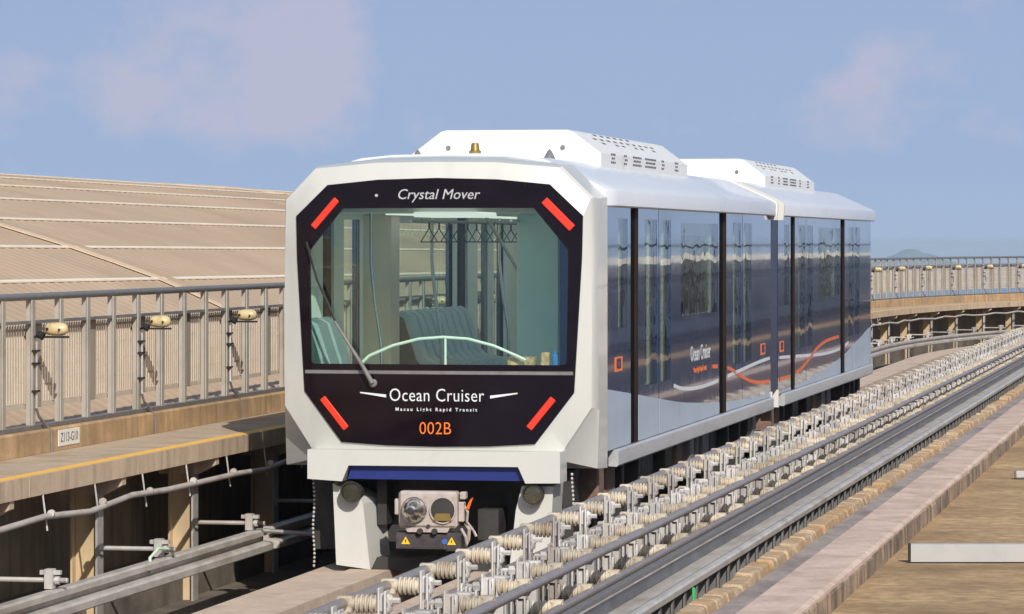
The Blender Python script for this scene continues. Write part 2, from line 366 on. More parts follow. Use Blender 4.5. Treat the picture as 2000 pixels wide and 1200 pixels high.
while l < L1:
    n = min(l + 2.3 + random.uniform(-.3, .3), L1); b.sweep([(-3.09, 1.002), (-3.09, 1.19), (-2.86, 1.19), (-2.845, 1.175), (-2.845, 1.002)], ls(l, n - .012)); l = n
tag(b.build('walkway_kerb', concrete_k), 'brown stained concrete kerb carrying the long grey fence', 'kerb')
# the kerb wall on the right
b = MB(); l = -20.0
k1 = MB()
while l < 60:
    n = l + 2.6; b.sweep([(3.69, .2), (3.69, .60), (4.0, .60), (4.03, .585), (4.03, .2)], [l, n - .01]); l = n
kw = tag(b.build('kerb_wall', concrete_q), 'low pinkish concrete wall along the right edge of the guideway', 'wall')
b = MB(); l = -20.0
while l < 60:
    n = l + 2.6; z = .575
    for q in range(4):
        s0 = l + q * .65; b.sweep([(4.03, .43), (4.03, .574 - random.uniform(0, .02)), (4.036 + random.uniform(0, .006), .572 - random.uniform(0, .025)), (4.04, .43)], [s0, s0 + .64])
    l = n
sd_ = b.build('stained_side', concrete_side, kw)
# broken mortar edge between the tracks and the wall
b = MB(); l = -16.0
rings = []
while l < 60:
    ph = (l % 2.35) / 2.35; c = random.uniform(.15, .42)
    h0 = random.uniform(-.006, .006) + .012 * (1 - ph); o = random.uniform(-.012, .012); lump = .014 if ph < .12 else 0
    if random.random() < .2: h0 -= .035
    for q in (0, .015, c * .5, c - .02, c):
        e = -.02 if q in (0, c) else 0
        hh = h0 + e + random.uniform(-.006, .006); oo = o + random.uniform(-.005, .005)
        rings.append([W(a, l + q, z) for a, z in ((3.052, .29), (3.054, .388 + hh), (3.066, .397 + hh), (3.165 + oo * .6 + lump, .393 + hh * .8), (3.182 + oo * .6 + lump, .38 + hh * .8), (3.195 + oo * .6 + lump, .332))])
    l += c
b.loft(rings)
tag(b.build('mortar_edge', mortar), 'rough orange broken mortar edge running beside the lower steel rail', 'kerb')

# ------------------------------------------------------------------ curved station roof on the left
HR = R(12.9); sr, cr_ = math.sin(HR), math.cos(HR)
def RP(X, d, z): # X metres left of the eye line, d metres along it, z above eye level; the roof falls gently away
    return Vector((-X * cr_ + d * sr, X * sr + d * cr_, ZC + z - d * 27 / 7000))
XC = [10.6, 11.4, 12.0, 12.7, 13.4, 14.5, 15.7, 16.85, 18.0, 19.2, 20.35, 21.5, 22.7, 24.4, 26.5]
ZR = [-1.60, -1.2, -.9, -.58, -.284, .084, .431, .726, .96, 1.14, 1.26, 1.325, 1.338, 1.29, 1.14]
def zr(X):
    for i in range(len(XC) - 1):
        if X <= XC[i + 1]:
            t = (X - XC[i]) / (XC[i + 1] - XC[i]); return ZR[i] + t * (ZR[i + 1] - ZR[i])
    return ZR[-1]
seamt = M('seam capping', (.60, .46, .33), .5, var=.1, scale=3)
roof = thing('station_roof', 'long curved tan metal roof behind the fence on the left', 'roof', (0, 0, 0))
b = MB(); rings = []
d = 10.0
Xs = []
for i in range(len(XC) - 1): Xs += [XC[i], (XC[i] + XC[i + 1]) / 2]
Xs.append(XC[-1])
def zs(X): return (zr(X - .25) + 2 * zr(X) + zr(X + .25)) / 4 if 10.9 < X < 26.2 else zr(X)
P = .28
while d < 72:
    for q, hgt in ((0, 0), (.28, 0), (.42, .006), (.72, .006), (.86, 0)):
        XS = 10.0 + .0264 * (d + q * P); rings.append([RP(max(X, XS), d + q * P, zs(max(X, XS)) + hgt) for X in Xs])
    d += P
b.loft(rings, close=False, cap0=False, cap1=False); b.build('roof_sheet', roofm, roof)
for X in (13.4, 14.5, 15.7, 16.85, 18.0, 19.2, 20.35, 21.5):
    b = MB(); b.loft([[RP(X + dxx, d, zs(X + dxx) + e) for dxx, e in ((-.025, .010), (.025, .010), (.025, .024), (-.025, .024))] for d in [10 + 2 * q + random.uniform(-.3, .3) for q in range(31)]])
    b.build('lap_strip', stripm, roof)
for d0 in (39.9, 64.5):
    b = MB(); b.loft([[RP(X, d0, zs(X) + .03), RP(X, d0 + .1, zs(X) + .045), RP(X, d0 + .2, zs(X) + .03), RP(X, d0 + .2, zs(X) + .015), RP(X, d0, zs(X) + .015)] for X in Xs if X > 11.2]); b.build('roof_seam', seamt, roof)
    b = MB(); b.loft([[RP(X, d0 + .32, zs(X) + .024), RP(X, d0 + .62, zs(X) + .026), RP(X, d0 + .62, zs(X) + .016), RP(X, d0 + .32, zs(X) + .016)] for X in Xs if X > 11.2]); b.build('roof_gutter', seamm, roof)
b = MB(); b.loft([[RP(10.05 + .0264 * dd, dd, zs(10.05 + .0264 * dd) - .03), RP(10.05 + .0264 * dd, dd, -4), RP(10.25 + .0264 * dd, dd, -4), RP(10.25 + .0264 * dd, dd, zs(10.25 + .0264 * dd) - .03)] for dd in (10, 20, 30, 40, 50, 60, 71.8)]); b.build('eaves_wall', bldg, roof)

# ------------------------------------------------------------------ fence with lamps
FA = -2.95
boardm = M('fence board paint', (.36, .305, .235), .6, var=.08, scale=5, streak=.15)
def fence(l0, l1, label):
    f = thing('walkway_fence', label, 'fence', W(FA, l0, 1.19), 0, 'fences along the walkway')
    inv = Matrix.Translation(-W(FA, l0, 1.19))
    def fin(b, name, m, smooth=None):
        bmesh.ops.transform(b.bm, matrix=inv, verts=b.bm.verts); return b.build(name, m, f, smooth)
    pts = [W(FA, l, 2.245) for l in ls(l0, l1)]
    fin(MB().tube(pts, .03, 10), 'top_rail', rail_top, 50)
    fin(MB().sweep([(FA - .02, 2.03), (FA - .02, 2.055), (FA + .02, 2.055), (FA + .02, 2.03)], ls(l0, l1)), 'middle_rail', rail_top)
    fin(MB().sweep([(FA - .03, 1.192), (FA - .03, 1.225), (FA + .05, 1.225), (FA + .05, 1.192)], ls(l0, l1)), 'bottom_rail', galv_d)
    l = l0 + .35; i = 0
    while l < l1 - .2:
        b = MB(); m = Matrix.Translation(W(FA, l, 0)) @ Matrix.Rotation(WR(l), 4, 'Z')
        b.box(.022, .034, -.035, .035, 1.195, 2.22, m); b.box(-.03, .021, -.006, .006, 1.195, 2.22, m)
        fin(b, 'post', fence_m)
        if i % 2 == 0 and l + .7 < l1:
            b = MB(); b.mi(panel_m)
            for k in range(22):                       # upright slats, a wide board at each panel joint
                ll = l + .04 + k * .063; wd = .0135
                mm = Matrix.Translation(W(FA, ll, 0)) @ Matrix.Rotation(WR(ll), 4, 'Z')
                if k == 15: b.box(-.05, -.036, -.10, .10, 1.36, 2.028, mm, m=boardm)
                else: b.box(-.05, -.042, -wd, wd - .002, 1.40, 2.028, mm)
            for zz in (1.37, 1.52, 1.67, 1.82, 1.97): b.sweep([(FA - .06, zz), (FA - .06, zz + .02), (FA - .0515, zz + .02), (FA - .0515, zz)], [l + .02, l + 1.4 - .02])
            b.sweep([(FA - .064, 1.355), (FA - .064, 1.385), (FA - .04, 1.385), (FA - .04, 1.355)], [l + .0, l + 1.395])
            fin(b, 'infill_panel', panel_m)
        i += 1; l += .7
# lamp posts fall at every fourth post
fence(-5.25, 40.1, 'tall grey railing fence with slatted panels left of the train')
fence(40.45, 90, 'distant grey fence curving away behind the rear of the train')
def lamp_proto():
    t = thing('fence_lamp', '', 'lamp', group='cream lamps on the walkway fence')
    b = MB(); pr = [(-.09, .010), (-.085, .034), (-.07, .046), (-.03, .052), (.03, .053), (.065, .046), (.085, .032), (.092, .008)]
    b.lathe(pr, (.215, .02, .80), (1, .1, 0), 16); b.build('lamp_body', lampc, t, 40)
    b = MB(); b.box(-.06, .31, .0, .05, .728, .744); b.lathe([(0, .034), (.06, .026)], (.115, .0, .74), (-1, 0, .4), 10); b.build('lamp_bracket', black, t)
    b = MB(); b.lathe([(0, .012), (.012, .012)], (.155, -.028, .80), (0, -1, 0), 8); b.lathe([(0, .009), (.012, .009)], (.255, -.03, .795), (0, -1, 0), 8); b.build('screw', black, t)
    b = MB(); b.tube([(.055, 0, .70), (.055, 0, .17)], .011, 8)
    b.build('conduit_pipe', galv, t)
    b = MB(); b.tube([(.055, 0, .17), (.06, .05, .10), (.085, .17, .02), (.108, .20, -.03), (.112, .205, -.19)], .012, 6); b.build('cable', galv_d, t)
    for z in (.30, .62, .52):
        b = MB(); b.box(.03, .072, -.045, .045, z, z + .014); b.build('clip', black, t)
    return t
lp = None; i = 0
l = -5.25 + .35 + .7 * 0
FL = [-5.25 + .35 + .7 * k for k in range(64)]
NL = [-1.40 + 2.8 * k for k in range(-1, 14)]
FARL = [56.2 + 2.8 * k for k in range(11)]
pl = [x for x in NL] + FARL
for k, l in enumerate(pl):
    lab = (nth(k) + ' cream bulkhead lamp on the near fence, counting from the left picture edge') if k < len(NL) else (nth(k - len(NL)) + ' cream lamp on the far fence, counting from the train')
    if lp is None:
        lp = lamp_proto(); lp.location = W(FA, l, 1.19); lp.rotation_euler = (0, 0, WR(l)); lp['label'] = lab
    else: dup(lp, W(FA, l, 1.19), WR(l), lab)
# white plate on the kerb
sg = thing('kerb_sign', 'small white lettered plate fixed to the brown kerb below the fence', 'sign', W(-2.845, -.75, 1.1), WR(0))
MB().rbox(.0, .006, -.27, .27, -.066, .066, .003).build('plate', paper, sg)
text('Z113-G10', .105, ink, 'lettering', sg, TS(.0065, 0, 0), 1.0, ex=.001, bold=.001)

# ------------------------------------------------------------------ columns under the walkway, guide rail, conduit
def column_proto():
    t = thing('walkway_column', '', 'column', group='steel columns under the walkway')
    b = MB(); b.box(-.09, .09, -.006, .006, -.35, .80); b.build('web', col_p, t)
    b = MB(); b.box(.092, .11, -.075, .075, -.35, .80); b.build('flange', galv, t)
    b = MB(); b.box(-.11, -.092, -.075, .075, -.35, .80); b.build('flange', col_p, t)
    b = MB(); b.prism([(-.2, .862), (.30, .862), (.30, .80), (.14, .72), (-.2, .72)], lambda x, z: (x, -.05, z), lambda x, z: (x, .05, z)); b.build('corbel', concrete_f, t)
    b = MB(); b.tube([(.11, -.02, .31), (.72, -.02, .31)], .018, 8); b.box(.56, .62, -.06, .02, .252, .39); b.box(.52, .67, -.04, .0, .35, .38)
    b.lathe([(0, .03), (.03, .03), (.03, .018), (.08, .018)], (.63, -.02, .31), (1, 0, 0), 8); b.lathe([(0, .04), (.02, .04)], (.112, -.02, .295), (1, 0, 0), 8); b.build('rail_bracket', galv, t)
    return t
cp = None
for k in range(-3, 33):
    l = -1.94 + 2.6 * k
    near = k + 3
    lab = nth(near) + ' steel column under the left walkway, counting from the camera end'
    if cp is None: cp = column_proto(); cp.location = W(-2.30, l); cp.rotation_euler = (0, 0, WR(l)); cp['label'] = lab
    else: dup(cp, W(-2.30, l), WR(l), lab)
def guide_prof(a, z, s=1):   # rolled steel rail lying on its side: upper flange, grooved web, rounded lower head
    return [(a, z), (a, z + .185), (a + .085 * s, z + .19), (a + .10 * s, z + .175), (a + .10 * s, z + .135), (a + .045 * s, z + .12), (a + .045 * s, z + .085), (a + .125 * s, z + .075), (a + .145 * s, z + .06), (a + .145 * s, z + .012), (a + .13 * s, z)]
g = thing('guide_rail', 'grey steel guide rail ending beside the train nose on the left', 'rail', W(-1.6, 0, 0), 0)
inv = Matrix.Translation(-W(-1.6, 0, 0))
b = MB(); b.sweep(guide_prof(-1.72, .06), [-16, .9]); bmesh.ops.transform(b.bm, matrix=inv, verts=b.bm.verts); b.build('beam', steel, g)
b = MB(); b.sweep(guide_prof(-1.72, .06), ls(1.1, L1)); tag(b.build('guide_rail', steel), 'grey steel guide rail curving away behind the train', 'rail')
tag(MB().tube([W(-1.62, .75, .24), W(-1.3, .78, .22), W(-.95, .8, .2), W(-.6, .9, .18)], .02, 8).build('tie_bar', galv_d), 'dark steel tie bar joining the guide rail end to the track', 'bar')
pts = []
for k in range(0, 110):
    l = -14 + k; pts.append(W(-1.93 + .012 * math.sin(l * 2.1), l, .70 + .022 * math.sin(l * 2.6) + .01 * math.sin(l * 5)))
cd = thing('cable_conduit', 'grey sagging cable conduit hung below the walkway edge', 'conduit', (0, 0, 0))
MB().tube(pts, .024, 8).build('pipe', conduit, cd, 50)
for k in range(60):
    l = -13.5 + 1.2 * k
    b = MB(); b.tube([W(-1.99, l, .86), W(-1.955, l, .60)], .007, 6); b.tube([W(-1.93, l, .725), W(-1.93, l + .03, .725)], .028, 8); b.build('hanger_rod', galv, cd)
tag(MB().tube([W(-1.66, -2.35, .16), W(-1.68, -2.3, .27), W(-1.66, -2.15, .33), W(-1.63, -1.95, .31), W(-1.62, -1.85, .25)], .012, 8).build('earth_cable', pale_c), 'pale green cable loop beside the left guide rail', 'cable')

# ------------------------------------------------------------------ power rails, supports and right guide rail
def prail(name, a, z, r, label, l0=-14, l1=56):
    b = MB(); b.tube([W(a, l, z) for l in [l0 + 2 * i for i in range(int((l1 - l0) / 2) + 1)]], r, 12)
    return tag(b.build(name, railm, None, 50), label, 'rail', 'contact rails beside the train')
prail('contact_rail', 1.75, .745, .032, 'topmost contact rail nearest the train on cream insulators')
prail('contact_rail', 1.75, .53, .030, 'middle contact rail on the train side, below the topmost one')
prail('contact_rail', 1.75, .32, .030, 'lowest contact rail on the train side of the supports')
prail('contact_rail', 2.50, .72, .030, 'long smooth upper contact rail on the camera side of the supports')
prail('contact_rail', 2.50, .50, .030, 'second contact rail down on the camera side of the supports')
def insulator(y0, z, s, x0, xr, m=cream):
    """ribbed porcelain between a rail at xr and a post at x0"""
    b = MB(); L = x0 - xr; sg = 1 if L > 0 else -1; A = abs(L)
    pr = [(.0, .028), (.05, .034)]
    n = 4; st = .07; wdt = (A - st - .01) / n
    for i in range(n):
        t = st + i * wdt; pr += [(t, .036), (t + wdt * .12, .052), (t + wdt * .5, .052), (t + wdt * .62, .036)]
    pr += [(A, .036)]
    b.lathe(pr, (xr, y0, z), (sg, 0, 0), 14)
    # clamp block that grips the rail
    b.rbox(xr - .036, xr + .052, y0 - .030, y0 + .030, z - .048, z + .040, .008)
    b.box(xr - .01, xr + .03, y0 - .05, y0 + .05, z - .054, z - .036)
    return b
def cone_ins(y0, z, x0, xr):
    b = MB(); A = xr - x0
    pr = []
    for i in range(4):
        t = .01 + i * .032; pr += [(t, .036), (t + .006, .05), (t + .016, .05), (t + .022, .036)]
    pr += [(.14, .045), (.15, .05), (.19, .048), (A - .02, .04), (A + .015, .034)]
    b.lathe(pr, (x0, y0, z), (1, 0, 0), 14); b.box(xr - .06, xr + .012, y0 - .025, y0 + .025, z + .036, z + .052); return b
def post(b, x, w_, d, z0, z1):
    b.box(x - w_ / 2, x - w_ / 2 + .008, -d / 2, d / 2, z0, z1); b.box(x + w_ / 2 - .008, x + w_ / 2, -d / 2, d / 2, z0, z1); b.box(x - w_ / 2 + .008, x + w_ / 2 - .008, d / 2 - .01, d / 2, z0, z1)
def bracket(b, dk, x, zt, zb, wd=.05, dp=.10):
    # two slotted flat bars with a hexagon bolt through them
    b.rbox(x - wd / 2, x - wd / 2 + .012, -dp / 2, dp / 2, zb, zt, .004); b.rbox(x + wd / 2 - .012, x + wd / 2, -dp / 2 - .012, dp / 2 - .01, zb - .01, zt - .015, .004)
    b.box(x - wd / 2 + .012, x + wd / 2 - .012, -.012, .012, zb + .02, zt - .03)
    n = int((zt - zb) / .095)
    for k in range(n):
        z = zb + .04 + k * .095
        dk.box(x + wd / 2 + .0002, x + wd / 2 + .0015, -.036, -.004, z, z + .026, m=black)
        if k % 2: b.lathe([(0, .017), (.014, .017), (.016, .01), (.026, .01)], (x + wd / 2, .014, z + .012), (1, 0, 0), 6)
def rackA():
    t = thing('rail_support', '', 'rail support', group='rail supports on the train side')
    b = MB(); b.mi(galv); dk = b; bracket(b, dk, 0, .835, .12); bracket(b, dk, .02, .60, .12, .085, .07); b.box(-.07, .10, -.08, .08, .1, .115)
    b.rbox(-.05, .045, -.028, .03, .70, .80, .012); b.box(.03, .14, -.03, -.018, .40, .45)
    b.build('post', galv, t, 40)
    for z in (.745, .53, .32): insulator(0, z, 1, -.035, -.22).build('insulator', cream, t, 40)
    for z in (.745, .53, .32): MB().lathe([(0, .03), (.02, .03), (.02, .017), (.06, .017)], (.03, .0, z + .02), (1, 0, 0), 6).build('bolt', galv, t)
    MB().lathe([(0, .02), (.02, .02), (.02, .012), (.04, .012)], (.0, -.03, .60), (0, -1, 0), 6).build('bolt', galv, t)
    return t
def rackB():
    t = thing('rail_support', '', 'rail support', group='rail supports on the camera side')
    b = MB(); b.mi(galv); dk = b; bracket(b, dk, 0, .795, .30, .06, .09); bracket(b, dk, -.075, .72, .12, .05, .11); b.box(-.10, .07, -.08, .08, .1, .115)
    bracket(b, dk, -.13, .74, .12, .04, .085); st = MB(); st.box(-.06, .0, .44, .50, .115, .66); st.rbox(-.075, .02, .42, .52, .60, .74, .01); st.box(-.12, -.05, .45, .47, .115, .70); st.box(-.12, .02, .42, .52, .10, .115); st.build('stay', galv, t)
    b.rbox(-.03, .045, -.032, .034, .66, .775, .012); b.rbox(-.03, .045, -.03, .03, .45, .55, .01); b.box(-.16, .0, .03, .045, .32, .37); b.box(-.04, .03, -.055, -.045, .56, .62)
    b.build('post', galv, t, 40)
    for z in (.72, .50): cone_ins(0, z, .05, .235).build('insulator', cream, t, 40)
    MB().lathe([(0, .03), (.05, .03), (.05, .016), (.09, .016)], (-.03, 0, .72), (-1, 0, 0), 6).build('bolt', galv, t)
    return t
pA = rackA(); pB = rackB(); nA = 0
for k in range(66):
    l = -12.9 + 1.0 * k
    if l > 52: break
    jit = random.uniform(-.02, .02)
    la = nth(k) + ' insulator support along the rails on the train side, counting from the camera'
    lb = nth(k) + ' insulator support along the rails on the camera side, counting from the camera'
    if k == 0:
        pA.location = W(1.97, l); pA.rotation_euler = (0, 0, WR(l)); pA['label'] = la
        pB.location = W(2.265, l + .3); pB.rotation_euler = (0, 0, WR(l)); pB['label'] = lb
    else:
        dup(pA, W(1.97, l + jit), WR(l), la); dup(pB, W(2.265, l + .3 - jit), WR(l), lb)
g = thing('guide_rail', 'dark steel channel guide rail on short posts right of the insulators', 'rail', W(2.8, 0, 0), -TH)
def LW(b): return b
MB().loft([[(x, l, z) for x, z in ((-.12, .40), (-.12, .545), (-.075, .545), (-.072, .53), (-.10, .52), (-.10, .43), (.02, .43), (.07, .45), (.10, .448), (.115, .435), (.115, .40))] for l in (-14, 56)]).build('channel', steel, g)
MB().loft([[(x, l, z) for x, z in ((-.0995, .435), (-.0995, .518), (-.094, .518), (-.094, .435))] for l in (-14, 56)]).build('web_reflection', M('painted web reflection', (.10, .11, .13), .3, .3, var=.6, scale=5, aniso=(1, .35, 1)), g)  # added dark bluish sheet, paints the reflection in the channel web
MB().loft([[(x, l, z) for x, z in ((-.13, .546), (-.13, .566), (-.07, .566), (-.07, .546))] for l in (-14, 56)]).build('top_flange', galv_d, g)
pm = None
for k in range(98):
    l = -13.6 + k * .52
    if pm is None: b = MB(); b.box(-.03, .09, -.012, .012, .1, .398); b.box(.06, .10, -.05, .05, .1, .112); b.box(.085, .1, -.03, .03, .12, .398); pm = b.build('post', under_g, g); pm.location = (0, l, 0)
    else: c = pm.copy(); C.objects.link(c); c.parent = g; c.location = (0, l, 0)
tag(MB().tube([W(2.99, -5.55, .44), W(3.0, -5.6, .30), W(2.985, -5.62, .22), W(2.98, -5.63, .16)], .010, 6).build('green_cable', green_c), 'thin green cable hanging below the right guide rail', 'cable')
# loose things on the brown ground
bm_ = thing('steel_beam', 'pale grey steel beam lying across the brown ground on the right', 'beam', (2.78, 25.0, .45), 0)
MB().loft([[(0, y, z) for y, z in ((-.02, 0), (-.02, .122), (-.01, .126), (.04, .126), (.05, .12), (.05, 0))], [(2.4, y, z) for y, z in ((-.02, 0), (-.02, .122), (-.01, .126), (.04, .126), (.05, .12), (.05, 0))]]).build('beam', M('pale steel', (.44, .44, .43), .45, .2, var=.06, scale=6, dirt=(.45, .42, .38), dirtamt=.2, dscale=3), bm_)
MB().box(-.012, 0, -.022, .052, 0, .128).build('end_plate', black, bm_)
tag(MB().rbox(4.75, 5.4, 33.8, 33.9, .45, .52, .01).build('steel_bar', galv), 'short grey steel bar at the right picture edge on brown ground', 'bar')
dp = thing('drain_pipe', 'small pale pipe stub with rusty cap beside the kerb wall', 'pipe', W(4.04, -8.0, .50), -TH)
MB().tube([(0, 0, 0), (.10, -.02, .0)], .011, 8).build('pipe', cream, dp)
b = MB(); b.lathe([(0, .02), (.03, .02)], (.10, -.02, -.002), (1, -.1, 0), 10); b.lathe([(0, .012), (.045, .006)], (.115, -.022, 0), (0, 0, 1), 8); b.build('cap', under_r, dp)

# ------------------------------------------------------------------ long station building to the right (mirrored in the train's windows)
sb = thing('station_building', 'long low station building right of the tracks, mirrored in the train windows', 'building', WS(9.6, 40, .44), -TH)
MB().box(0, 6, 0, 95, 0, 1.46).build('wall', bldg, sb)
MB().box(-.15, 6, -.1, 95.1, 1.462, 1.74).build('parapet', bldg_t, sb)
MB().box(-.06, -.002, 0, 95, 1.28, 1.40).build('string_course', bldg_d, sb)
for k in range(19):
    MB().box(-.05, -.003, k * 5.0, k * 5.0 + 1.6, 0, 1.275).build('pilaster', bldg_t, sb)
    MB().box(-.02, -.004, k * 5.0 + 2.2, k * 5.0 + 4.4, .30, 1.15).build('window', bldg_d, sb)
tr_ = thing('boundary_railing', 'thin railing in front of the station building, mirrored in the train windows', 'railing', WS(8.9, 40, .44), -TH)
MB().tube([(0, 0, 2.15), (0, 95, 2.15)], .03, 6).build('top_rail', bldg_d, tr_)
for k in range(24): MB().tube([(0, k * 4.0, 0), (0, k * 4.0, 2.15 if k % 3 else 3.1)], .035, 6).build('post', bldg_d, tr_)

# ------------------------------------------------------------------ the train
HW = 1.33
def car(tr, L, b0, nose, right_shift, left_shift):
    """shell, doors, windows, roof, skirt, interior of one car; body runs from b0 to L along local y"""
    holes = {}
    body = MB(); lin_ = MB()
    for s in (1, -1):
        o = b0 + (right_shift if s > 0 else left_shift)
        X = lambda v: s * v
        def bx(b, x0, x1, *r, **k): b.box(min(s * x0, s * x1), max(s * x0, s * x1), *r, **k)
        def framed(name, y0, y1, win, mat, xo, parent=tr):     # panel with one opening
            b = MB(); xi = xo - .035
            if win is None: bx(b, xi, xo, y0, y1, .945, 2.985)
            else:
                wy0, wy1, wz0, wz1 = win
                bx(b, xi, xo, y0, wy0, .945, 2.985); bx(b, xi, xo, wy1, y1, .945, 2.985); bx(b, xi, xo, wy0, wy1, .945, wz0); bx(b, xi, xo, wy0, wy1, wz1, 2.985)
            p = b.build(name, mat, parent)
            if win:
                b = MB(); bx(b, xo - .02, xo - .0015, wy0, wy1, wz0, wz1); g_ = b.build('window', sglass if s > 0 else lglass, p)
                bx(lin_, 1.235, 1.26, y0, wy0, 1.0, 3.0); bx(lin_, 1.235, 1.26, wy1, y1, 1.0, 3.0); bx(lin_, 1.235, 1.26, wy0, wy1, 1.0, wz0); bx(lin_, 1.235, 1.26, wy0, wy1, wz1, 3.0)
            else: bx(lin_, 1.235, 1.26, y0, y1, 1.0, 3.0)
            # silver lower band with the curved top edge
            b = MB(); n = 8; top = []
            for i in range(n + 1):
                y = y0 + .004 + (y1 - y0 - .008) * i / n; top.append((y, band(y)))
            poly = [(top[0][0], .95)] + top + [(top[-1][0], .95)]
            poly = [(y0 + .004, .95)] + top + [(y1 - .004, .95)]
            b.prism(poly, lambda y, z: (s * (xo - .03), y, z), lambda y, z: (s * (xo + .003), y, z)); b.build('lower_band', silver, p)
            return p
        W0 = 1.98; W1 = 2.86
        def P_(a, b_): return o + a, o + b_
        y0 = b0; yA, yB = P_(1.2, 1.57)
        framed('end_panel', y0, yA - .01, (o + .55, o + 1.02, 1.95, 2.88) if o + .55 > b0 + .1 else None, navy, HW)
        for (q0, q1) in ((1.2, 1.57), (6.62, 7.10)):
            b = MB(); bx(b, 1.26, HW + .001, o + q0, o + (q0 + q1) / 2, .945, 2.98); b.build('pillar', pillard, tr)
            b = MB(); bx(b, 1.26, HW + .004, o + (q0 + q1) / 2 + .002, o + q1, .945, 2.98); b.build('pillar', pillarm, tr)
        for (d0, sm, d1, wa, wb) in ((1.58, 2.72, 4.02, (1.93, 2.62), (2.82, 3.42)), (7.11, 8.33, 9.6, (7.60, 8.23), (8.43, 9.05))):
            framed('door', o + d0, o + sm - .012, (o + wa[0], o + wa[1], 1.41, 2.88), navy, HW + .002)
            framed('door', o + sm + .012, o + d1, (o + wb[0], o + wb[1], 1.41, 2.88), navy, HW + .002)
        framed('window_panel', o + 4.03, o + 6.61, (o + 4.05, o + 6.5, W0, W1), navy, HW)
        if L - (o + 9.61) > .15: framed('end_panel', o + 9.61, L, None, navy, HW)
        b = MB(); bx(b, 1.22, HW - .05, b0, L, .90, .99); b.build('sill_beam', under, tr)
        # eaves and skirt
        b = MB(); b.loft([[(s * x, y, z) for x, z in ((1.28, .80), (1.28, .94), (1.35, .94), (1.366, .925), (1.366, .81), (1.35, .795))] for y in (b0 + .36, L)]); b.build('skirt', skirtm, tr)
    lin_.build('lining', lining, tr)
    half = [(1.30, 2.972), (1.392, 2.974), (1.402, 2.984), (1.404, 3.09), (1.394, 3.118), (1.36, 3.142), (1.30, 3.17), (.88, 3.36), (.8, 3.382), (.5, 3.41), (0, 3.415)]
    prof = half + [(-x, z) for x, z in reversed(half[:-1])]
    inner = [(-1.28, 2.976), (0, 3.33), (1.28, 2.976)]
    def ring(y, k=1.0, dz=0): return [(x * k, y, z + dz) for x, z in prof]
    rg = [ring(b0 - .03, .945, -.0), ring(b0 + .02, .965), ring(b0 + .16, 1), ring(L - .1, 1), ring(L, .99)]
    MB().loft(rg, close=True).build('roof', roofw, tr, 26)
    b = MB(); b.box(-1.26, 1.26, b0 - .3 if nose else b0, L - .05, 2.93, 2.965); b.build('ceiling', ceil, tr)
    b = MB(); b.box(-1.25, 1.25, b0, L - .05, .93, 1.05); b.build('floor', floorm, tr)
    # rear or joint bulkheads with a doorway
    for y in ([L - .06] if nose else [b0 + .02, L - .06]):
        b = MB(); b.box(-1.25, -.62, y, y + .05, 1.0, 2.92); b.box(.62, 1.25, y, y + .05, 1.0, 2.92); b.box(-.62, .62, y, y + .05, 2.75, 2.92)
        if y > b0 + 1 and not nose: b.box(-.62, .62, y + .005, y + .045, 1.0, 2.75)
        b.build('bulkhead', lining, tr)
    # air conditioner
    u0, u1 = b0 + 2.03, b0 + 7.2; xc = .06
    sec = [(-.86, 3.30), (-.86, 3.47), (-.82, 3.50), (-.60, 3.665), (-.55, 3.68), (.55, 3.68), (.60, 3.665), (.82, 3.50), (.86, 3.47), (.86, 3.30)]
    def sr_(y, k=1, dz=0): return [(xc + x * k, y, 3.30 + (z - 3.30) * (1 if k == 1 else .985)) for x, z in sec]
    ac = MB().loft([sr_(u0, .985), sr_(u0 + .03), sr_(u1 - .03), sr_(u1, .985)]).build('air_conditioner', acw, tr)
    b = MB()
    for gy, nn in ((.55, 3), (1.25, 2), (1.75, 6), (2.45, 8), (3.45, 2), (4.3, 3)):
        for rr in range(3):
            for k in range(nn - (1 if rr == 1 and nn > 2 else 0)):
                yy = u0 + gy + k * .085 + (.04 if rr == 1 else 0); zz = 3.39 + rr * .036
                b.box(xc + .8601, xc + .862, yy, yy + .055, zz, zz + .018)
    b.build('vent_holes', black, ac)
    b = MB(); sl = math.atan2(.165, .22)
    for row, (t, cnt, y_0) in enumerate(((.13, 9, .9), (.19, 10, .7), (.26, 6, 1.0))):
        for k in range(cnt):
            if row == 0 and k % 3 == 1: continue
            mm = Matrix.Translation((xc + .82 - t * math.cos(sl), u0 + y_0 + k * .36, 3.50 + t * math.sin(sl) + .001)) @ Matrix.Rotation(sl, 4, 'Y')
            b.box(-.012, .012, 0, .17, -.001, .002, mm)
    b.build('vent_slots', under_g, ac)
    b = MB()
    for sx_ in (-.52, .52): b.lathe([(0, .022), (.008, .022)], (xc + sx_, u0 - .002, 3.52), (0, -1, 0), 10)
    b.build('lifting_eye', under_g, ac)
    # underframe and wheels
    b = MB(); b.box(-1.0, 1.0, b0, L - .1, .55, .90); b.box(-.5, .5, b0 + .6, L - .5, .35, .55); b.build('underframe', under, tr)
    random.seed(11)
    y = b0 + .15
    while y < L - .5:
        wd = random.uniform(.12, .5); zb = random.uniform(.38, .62); xm = random.uniform(1.1, 1.24)
        if not any(abs(y + wd / 2 - q) < .75 for q in (b0 + 1.9, L - 2.2)):
            b = MB(); b.rbox(xm - .25, xm, y, y + wd, zb, .80, .012); b.build('equipment_box', random.choice([under_g, under, under, under_r, under_g, under]), tr)
        y += wd + random.uniform(.08, .35)
